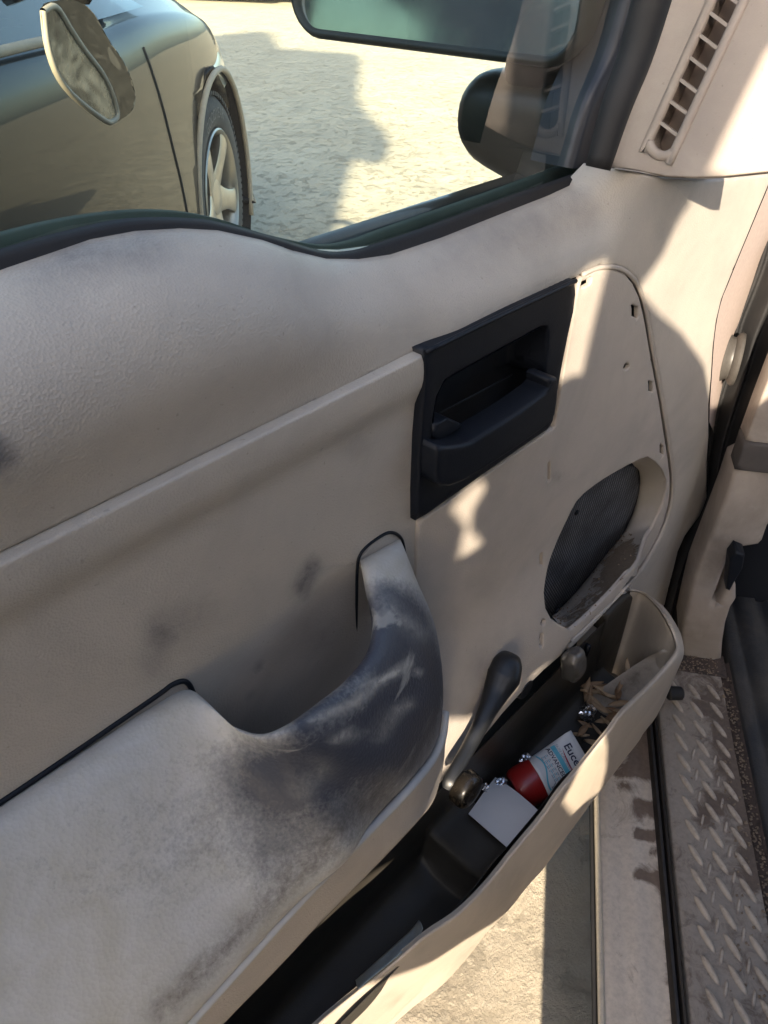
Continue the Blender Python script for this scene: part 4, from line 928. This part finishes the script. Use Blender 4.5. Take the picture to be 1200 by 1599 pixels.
# wheels
def wheel(u, v_):
    c = wheel_at(u, v_) - cn * .035
    tp_ = [(-.19, .21), (-.195, .27), (-.185, .315), (-.16, .330), (-.10, .334), (-.06, .330), (-.025, .318), (-.008, .298), (.0, .265), (-.004, .235), (-.010, .222), (-.02, .214), (-.03, .214)]
    wl_ = None
    tv, tf = lathe(tp_, c, cn, 64, False)
    # tread blocks
    bl = []
    for k in range(90):
        a = 2 * math.pi * k / 90; rd = cu_ * math.cos(a) + Z3 * math.sin(a); tg = -cu_ * math.sin(a) + Z3 * math.cos(a)
        bl.append(box(c + rd * .322 - cn * .028, [rd, tg, cn], (.006, .007, .016)))
    tv, tf = merge((tv, tf), *bl)
    ty = mk('wheel', tv, tf, M['tyre'], car); sharp(ty, 50)
    rv, rf = lathe([(-.02, .217), (-.004, .219), (.0, .214), (-.008, .205), (-.03, .198), (-.12, .19), (-.12, 0)], c, cn, 56, False)
    sp = []
    for k in range(5):
        a = R(90 + 36 + 72 * k); rd = cu_ * math.cos(a) + Z3 * math.sin(a); tg = -cu_ * math.sin(a) + Z3 * math.cos(a); rws = []
        for rr0, wd, dp_ in ((.0, .055, -.030), (.05, .046, -.026), (.11, .034, -.016), (.17, .036, -.008), (.207, .046, -.008)):
            cc = c + rd * rr0; rws.append([cc + tg * wd + cn * (dp_ - .012), cc + tg * wd * .8 + cn * dp_, cc - tg * wd * .8 + cn * dp_, cc - tg * wd + cn * (dp_ - .012), cc - tg * wd * .7 + cn * (dp_ - .035), cc + tg * wd * .7 + cn * (dp_ - .035)])
        sp.append(loft(rws, 3, 2, True, True))
    hubp = lathe([(-.04, .06), (-.024, .058), (-.018, .03), (-.018, 0)], c, cn, 28, False)
    rv, rf = merge((rv, rf), hubp, *sp); rm = sharp(mk('rim', rv, rf, M['alloy'], ty), 45)
    lg = []
    for k in range(5):
        a = R(90 + 72 * k); rd = cu_ * math.cos(a) + Z3 * math.sin(a); lg.append(lathe([(-.03, .011), (-.0222, .011), (-.0222, .0)], c + rd * .038, cn, 12, False))
    for lv3, lf3 in lg: mk('lug_nut', lv3, lf3, M['well'], rm)
    if u == 0 and v_ == 0:
        tvs = []
        s = 'GOODYEAR'; fv, ff = text_mesh(s, .045)
        xm = max(p[0] for p in fv)
        V = []
        for x, y, z in fv:
            a = R(118) - (x / .275); r_ = .250 + y; V.append(c + (cu_ * math.cos(a) + Z3 * math.sin(a)) * r_ + cn * (.0015))
        mk('tyre_lettering', V, ff, simple('faint_raised_letters', (.16, .16, .155), .7), ty, False)
for u in (0, -2.7):
    for s in (0,): wheel(u, s)
# greenhouse
gh = []
for u, wt, zt_ in ((-3.25, .60, 1.0), (-2.6, .56, 1.36), (-1.9, .56, 1.43), (-1.35, .57, 1.40), (-.45, .66, .97)):
    gh.append([CW(u, -W2 + .79, .93), CW(u, -W2 + .5 * (.79 + wt), .5 * (.93 + zt_) + .01), CW(u, -W2 + wt, zt_), CW(u, -W2 + .2, zt_ + .02), CW(u, -W2 - .2, zt_ + .02), CW(u, -W2 - wt, zt_), CW(u, -W2 - .79, .93)])
V, F = loft(gh, 5, 3); mk('cabin_glass', V, F, M['carglass'], car)
V, F = loft([[p + Z3 * .004 for p in r[2:5]] + [r[5] + Z3 * .004] for r in gh[1:4]], 4, 3); mk('roof', V, F, M['paint'], car)
for ur, vr in ((-1.55, -.45), (-1.55, -1.25), (-2.55, -.45), (-2.55, -1.25)):
    c_ = CW(ur, vr, .95); rws = [[c_ + cu_ * (.05 * math.cos(a) - k * .12) + cn * (.24 - .10 * k ** 3) * math.sin(a) + Z3 * (k * .32) for a in np.linspace(0, 2 * math.pi, 14, endpoint=False)] for k in (-.6, 0, .5, .9, 1.0)]
    V, F = loft(rws, 3, 1, True, True); mk('seat', V, F, M['palepaint'], car)
for up in (-1.95, -2.05, -2.95):
    V, F = tube([CW(up, -.068, .94), CW(up - .04, -.17, 1.17), CW(up - .1, -.30, 1.40)], .028, 8, 4, sx=.5); mk('window_pillar', V, F, M['well'], car)
V, F = tube([CW(u, -.04, z) for u, z in ((-3.3, .95), (-2.4, .945), (-1.5, .935), (-1.2, .93), (-1.05, .925))], .009, 8, 4, sx=.6); mk('window_moulding', V, F, M['archlip'], car)
bvh = None
for (ua, ub) in (((-.60, .86), (-.50, .25)), ((-1.95, .90), (-1.95, .24))):
    pth = [CW(ua[0] + (ub[0] - ua[0]) * t_, -.006 - .05 * abs(t_ - .6) ** 2 * 1.2, ua[1] + (ub[1] - ua[1]) * t_) for t_ in np.linspace(0, 1, 24)]
    if bvh is None: bvh = BVHTree.FromPolygons([tuple(np.array(v.co) + ORG[body.name]) for v in body.data.vertices], [tuple(p.vertices) for p in body.data.polygons])
    pth = [np.array(bvh.find_nearest(Vector(p))[0]) for p in pth]
    V, F = tube(pth, .004, 6, 1); mk('door_seam', V, F, M['well'], car)
V, F = loft([[CW(.12, -.11, .80), CW(.3, -.115, .80), CW(.46, -.18, .73), CW(.52, -.24, .66)], [CW(.08, -.045, .73), CW(.28, -.065, .73), CW(.44, -.115, .68), CW(.54, -.19, .62)], [CW(.10, -.020, .66), CW(.28, -.05, .655), CW(.45, -.10, .63), CW(.56, -.18, .58)]], 4, 4); mk('headlight', V, F, simple('hazy_headlight', (.30, .31, .27), .25, 0, .8, nsc=10, var=.3), car)
# sedan door mirror
def mloop(pts, v_): return [None]
def carpx(px, py, v_):
    r = ray(px, py); H0 = HUB; t_ = ((H0 + cn * v_) @ cn) / (r @ cn); return r * t_
MO = [(66, 12), (80, 4), (92, 10), (110, 40), (135, 78), (160, 110), (176, 140), (186, 170), (187, 186), (178, 194), (168, 192), (140, 172), (112, 148), (92, 122), (80, 95), (71, 60)]
vm = .20
o0 = [carpx(x, y, vm) for x, y in MO]; cc = np.mean(o0, 0)
fwd = cu_ * 1.0
i0 = [cc + (p - cc) * .90 - fwd * -.004 for p in o0]
r1 = [cc + (p - cc) * 1.0 + fwd * .02 for p in o0]; r2 = [cc + (p - cc) * .97 + fwd * .07 for p in o0]; r3 = [cc + (p - cc) * .75 + fwd * .11 for p in o0]; r4 = [cc + (p - cc) * .2 + fwd * .125 for p in o0]
V, F = loft([i0, [cc + (p - cc) * .97 - fwd * .004 for p in o0], o0, r1, r2, r3, r4], 3, 3, True); cm = mk('door_mirror', V, F, M['paint'], car)
g0 = cr([cc + (p - cc) * .91 + fwd * .002 for p in o0] + [cc + (o0[0] - cc) * .91 + fwd * .002], 3)[:-1]
mk('mirror_glass', list(g0), [tuple(range(len(g0)))], simple('dust_filmed_mirror', (.36, .35, .29), .22, .35, nsc=30, var=.3), cm, False)
V, F = tube(list(cr([cc + (p - cc) * .95 - fwd * .004 for p in o0] + [cc + (o0[0] - cc) * .95 - fwd * .004], 2)), .0042, 8, 1, False); mk('mirror_rim', V, F, M['archlip'], cm)
arm_a = CW(-1.28, -.02, .93)
V, F = tube([cc + fwd * .06 + Z3 * .09, cc + fwd * .05 + Z3 * .10 + (arm_a - cc) * .5, arm_a + Z3 * .08], .016, 10, 4, sx=.7); mk('mirror_stalk', V, F, M['paint'], cm)

# a second dark car far across the yard
def copy_tree(o, parent=None):
    c = o.copy(); COL.objects.link(c); c.parent = parent
    for ch in list(o.children): copy_tree(ch, c)
    return c
car2 = copy_tree(car); car2.location = (9.6, 12.3, GZ); car2.rotation_euler = (0, 0, R(75))
setp(car2, label='distant dark car at the top edge, far beyond the front of the near sedan', group='cars parked in the yard'); setp(car, group='cars parked in the yard')
# ================================================================== things around
# unseen plate, outline shaped to cast the shadow on the yard
WY = -1.6
def shg(pts):
    out = []
    for x, y in pts:
        q = Zp(x, y, GZ); s = (q[1] - WY) / SD[1]; r = q - SD * s; out.append((r[0], r[2]))
    return out
WS = shg([(520, 382), (530, 340), (556, 236), (566, 248), (585, 258), (603, 248), (610, 228), (604, 208), (588, 192), (570, 172), (560, 155), (562, 130), (566, 98), (560, 86), (440, 78), (425, 52)])
print('wall', [(round(a, 2), round(b_, 2)) for a, b_ in WS])
topz = WS[-1][1]
outer = [(-9, GZ - .05), (WS[0][0] + .0, GZ - .05)] + WS + [(WS[-1][0] - .02, topz), (-9, topz)]
V, F = plate(outer, [], step=.5, bevel=0, depth=.25, plane=lambda x, z, h_: np.array([x, WY - h_, z]))
mk('yard_shadow_plate', V, F, M['shadow_plate'], None, False, label='unseen pale plate added behind the van, shaped to shade the yard', cat='wall')

# ---- things in the pocket
# lotion tube
P0 = Zp(823, 1226, -.690); P1 = Zp(905, 1182, -.674)
A = P1 - P0; LT = np.linalg.norm(A); A /= LT; N_ = -(P0 + P1); N_ = N_ - A * (N_ @ A); N_ /= np.linalg.norm(N_); Wd = np.cross(A, N_)
if proj(P0 + Wd * .02)[1] < proj(P0)[1]: Wd = -Wd
tb = thing('lotion_tube', 'white lotion tube with dark red cap lying in the door pocket', 'lotion tube', tuple(P0 - N_ * .018))
r0_ = px2m(32, P0)
def tsec(s): # s 0..1 along the body
    w_ = r0_ * (1 + .0 * s) * (1 - s) + px2m(40, P1) * s; t_ = r0_ * (1 - s) ** .8 + .0008; return w_ * 1.0, t_
def tpt(u, s, off=0): # u -1..1 across, on the camera side
    w_, t_ = tsec(s); a = u * math.pi / 2; return P0 + A * (.012 + (LT - .012) * s) + Wd * w_ * math.sin(a) + N_ * (t_ * math.cos(a) + off)
rows = []
for s in np.linspace(0, 1, 14):
    w_, t_ = tsec(s); c = P0 + A * (.012 + (LT - .012) * s); rows.append([c + Wd * w_ * math.sin(a) + N_ * t_ * math.cos(a) for a in np.linspace(0, 2 * math.pi, 32, endpoint=False)])
rows.append([P0 + A * (LT + .006) + (p - rows[-1][0] * 0 - (P0 + A * LT)) * 1.0 for p in rows[-1]])
V, F = loft(rows, 1, 1, True, True); tbb = mk('tube_body', V, F, M['tube'], tb)
V, F = lathe([(.013, 0), (.013, r0_ * 1.0), (.010, r0_ * 1.05), (-.004, r0_ * 1.04), (-.010, r0_ * .99), (-.0135, r0_ * .88), (-.0145, r0_ * .7), (-.0135, r0_ * .5), (-.013, 0)], P0, A, 40, False); sharp(mk('tube_cap', V, F, M['redcap'], tb), 60)
def on_tube(vf, u0, s0, name, mat, scale=1.0):
    """flat artwork: x across the tube (down-right in the photo), y towards the crimp, metres"""
    v, f = vf; out = []
    for p in v:
        s = s0 + p[1] * scale / (LT - .012); w_, t_ = tsec(min(1, max(0, s))); u = max(-.999, min(.999, (u0 + p[0] * scale) / w_)); out.append(tpt(math.asin(u) / (math.pi / 2), s, .0004))
    return mk(name, out, f, mat, tbb, False)
def tess(v, f, n=3):
    bm = bmesh.new(); bv = [bm.verts.new(p) for p in v]
    for q in f:
        try: bm.faces.new([bv[i] for i in q])
        except Exception: pass
    bmesh.ops.subdivide_edges(bm, edges=bm.edges, cuts=n, use_grid_fill=True); bm.verts.index_update(); v2 = [tuple(x.co) for x in bm.verts]; f2 = [tuple(x.index for x in q.verts) for q in bm.faces]; bm.free(); return v2, f2
def rect(x0, x1, y0, y1, n=10):
    v = []; 
    for i in range(n + 1):
        x = x0 + (x1 - x0) * i / n; v += [(x, y0), (x, y1)]
    return [(a, b_, 0) for a, b_ in v], [(2 * i, 2 * i + 1, 2 * i + 3, 2 * i + 2) for i in range(n)]
on_tube(text_mesh('Eucerin', .0120, .0002), -.0165, .80, 'brand_lettering', M['navy'])
sw = []
for i in range(13):
    k = i / 12; x = -.006 + .034 * k; sw.append((x, -.002 - .0012 * math.sin(k * math.pi) - .0012 * k, 0)); sw.append((x, -.002 - .0030 * math.sin(k * math.pi) - .0012 * k, 0))
on_tube((sw, [(2 * i, 2 * i + 1, 2 * i + 3, 2 * i + 2) for i in range(12)]), -.009, .79, 'brand_swoosh', M['red'])
on_tube(text_mesh('SKIN CALMING', .0042), -.021, .645, 'small_lettering', M['grey'])
on_tube(rect(-.021, .024, 0, .0050), 0, .535, 'cyan_stripe', M['cyan'])
on_tube(text_mesh('ADVANCED REPAIR', .0061, .0001), -.0215, .43, 'product_lettering', M['navy'])
for k in range(5):
    on_tube(merge(*[rect(x, x + random.uniform(.0015, .004), 0, .0008, 2) for x in np.arange(-.016, .010 + .002 * k, .0047)]), 0, .375 - k * .034, 'fine_print', M['cyan'] if k in (1, 3) else M['grey'])
wv_ = []
for i in range(17):
    k = i / 16; x = -.021 + .036 * k; y = .0 + .0035 * math.sin(k * 5.2); wv_ += [(x, y, 0), (x, y + .0018, 0)]
on_tube((wv_, [(2 * i, 2 * i + 1, 2 * i + 3, 2 * i + 2) for i in range(16)]), 0, .14, 'cyan_wave', M['cyan'])
hd = [rect(.0, .006, .0, .004, 2)] + [([(x, .003, 0), (x + .0014, .003, 0), (x + .0012 + dx, .003 + l, 0), (x + dx, .003 + l, 0)], [(0, 1, 2, 3)]) for x, l, dx in ((-.0005, .003, -.0018), (.0012, .0055, -.0012), (.0028, .0062, 0), (.0045, .0052, .001))]
on_tube(merge(*hd), .0125, .13, 'hand_emblem', M['grey'])
# folded paper
c4 = [Zp(774, 1214, -.690), Zp(843, 1268, -.668), Zp(798, 1327, -.655), Zp(732, 1270, -.658)]
rows = []
for i in range(9):
    s = i / 8; row = []
    for j in range(9):
        t_ = j / 8; p = (c4[0] * (1 - s) * (1 - t_) + c4[1] * s * (1 - t_) + c4[2] * s * t_ + c4[3] * (1 - s) * t_); p = p + Z3 * (.003 * math.sin(s * 3.1) * (1 - t_) + .0012 * math.sin(t_ * 5)); row.append(p)
    rows.append(row)
A_ = np.array(rows).reshape(-1, 3); f1 = grid_faces(9, 9); off = len(A_)
V = [tuple(p) for p in A_] + [tuple(p - Z3 * .0008) for p in A_]; F = f1 + [tuple(i + off for i in q) for q in f1]
og = tuple(c4[2])
mk('folded_paper', V, F, M['paper'], None, True, label='white square of folded paper beside the red cap', cat='paper', origin=og)
# foil pieces
def foil(px, py, z, s, name, label, seed, sq=(1, 1, .7)):
    random.seed(seed); c = Zp(px, py, z); bm = bmesh.new(); bmesh.ops.create_icosphere(bm, subdivisions=3, radius=1)
    V = []
    for v_ in bm.verts:
        p = np.array(v_.co); d = 1 + .45 * noise.noise(Vector(p * 2.2 + seed)) + .25 * noise.noise(Vector(p * 5.5 + seed)); V.append(c + p * d * s * np.array(sq))
    F = [tuple(x.index for x in f.verts) for f in bm.faces]; bm.free()
    return mk(name, V, F, M['foil'], None, False, label=label, cat='foil scrap', group='foil scraps in the door pocket', origin=tuple(c - Z3 * s * .6))
foil(918, 1112, -.700, .0085, 'foil_scrap', 'crumpled ball of silver foil among the dry leaves', 3, (1.1, 1, 1.1))
foil(822, 1187, -.700, .0065, 'foil_scrap', 'silver foil scrap tucked behind the white tube', 5)
foil(783, 1222, -.683, .0050, 'foil_scrap', 'silver foil scrap between paper and red cap', 9, (1.3, 1, .5))
foil(758, 1230, -.672, .0045, 'foil_scrap', 'small foil scrap by the crank knob', 11, (.8, .8, .9))
# grey wrapper in the left compartment
random.seed(5)
wa = [(655, 1438), (640, 1456), (622, 1472), (600, 1492), (578, 1512), (556, 1532)]; wb = [(661, 1450), (655, 1464), (636, 1482), (612, 1502), (588, 1522), (560, 1546)]
ra = [D(x, y, .088) - Z3 * .0 for x, y in wa]; rb = [D(x, y, .098) for x, y in wb]
V, F = loft([ra, [(a + b_) / 2 + np.array([0, 0, .002 * (-1) ** i]) for i, (a, b_) in enumerate(zip(ra, rb))], rb], 3, 3); og = tuple(rb[-1])
o = mk('torn_wrapper', V, F, M['plasticbag'], None, label='torn grey wrapper standing against the pocket wall at left', cat='wrapper', origin=og); md = o.modifiers.new('t', 'SOLIDIFY'); md.thickness = .0006
# dry leaves
def leafmesh(L=.0125, W=.0031, curl=.002):
    rows = []
    for i in range(9):
        s = -1 + 2 * i / 8; ww = W * (1 - abs(s) ** 1.8) + .0002; rows.append([(L * s, ww * q, curl * q * q * 1.2 + .0022 * s * s) for q in (-1, -.5, 0, .5, 1)])
    return np.array(rows).reshape(-1, 3), grid_faces(9, 5)
lv_, lf_ = leafmesh(); proto = None
LP = [(925, 1083, .1), (935, 1075, .5), (948, 1088, -.4), (943, 1080, -.5), (920, 1092, 1.3), (932, 1098, -1.0), (915, 1078, 1.2), (938, 1108, -.9), (952, 1090, -.5), (964, 1085, 1.2), (968, 1072, 1.1), (965, 1100, .2), (970, 1113, .1), (942, 1127, .3), (915, 1133, -.7), (908, 1142, .7), (932, 1142, -1.0), (925, 1162, .1), (950, 1132, -.9), (978, 1046, 1.2), (955, 1120, .5), (923, 1072, .3), (905, 1150, .2), (958, 1110, -.3)]
cam_r = np.array([XC[0], YC[0], ZC[0]]); cam_u = -np.array([XC[1], YC[1], ZC[1]])
for i, (px, py, an) in enumerate(LP):
    out = max(0, (px - 935) / 40.0)
    c = Zp(px, py, -.706 + .02 * min(1.6, out) + .004 * random.random()); 
    if i == 0:
        proto = mk('dry_leaf', lv_, lf_, M['leaf'], None, True); o = proto
    else: o = proto.copy(); COL.objects.link(o)
    ax = cam_r * math.cos(an) + cam_u * math.sin(an); nn = np.array([random.uniform(-.3, .3), random.uniform(-.5, .1), 1.0]); nn /= np.linalg.norm(nn); ax = ax - nn * (ax @ nn); ax /= np.linalg.norm(ax); bb = np.cross(nn, ax)
    s = random.uniform(.75, 1.25)
    o.matrix_world = Matrix(((ax[0] * s, bb[0] * s, nn[0] * s, c[0]), (ax[1] * s, bb[1] * s, nn[1] * s, c[1]), (ax[2] * s, bb[2] * s, nn[2] * s, c[2]), (0, 0, 0, 1)))
    setp(o, label='thin curled dry brown leaf lying at the front end of the door pocket', category='leaf', group='dry leaves in the door pocket')
print('objects', len(bpy.data.objects))
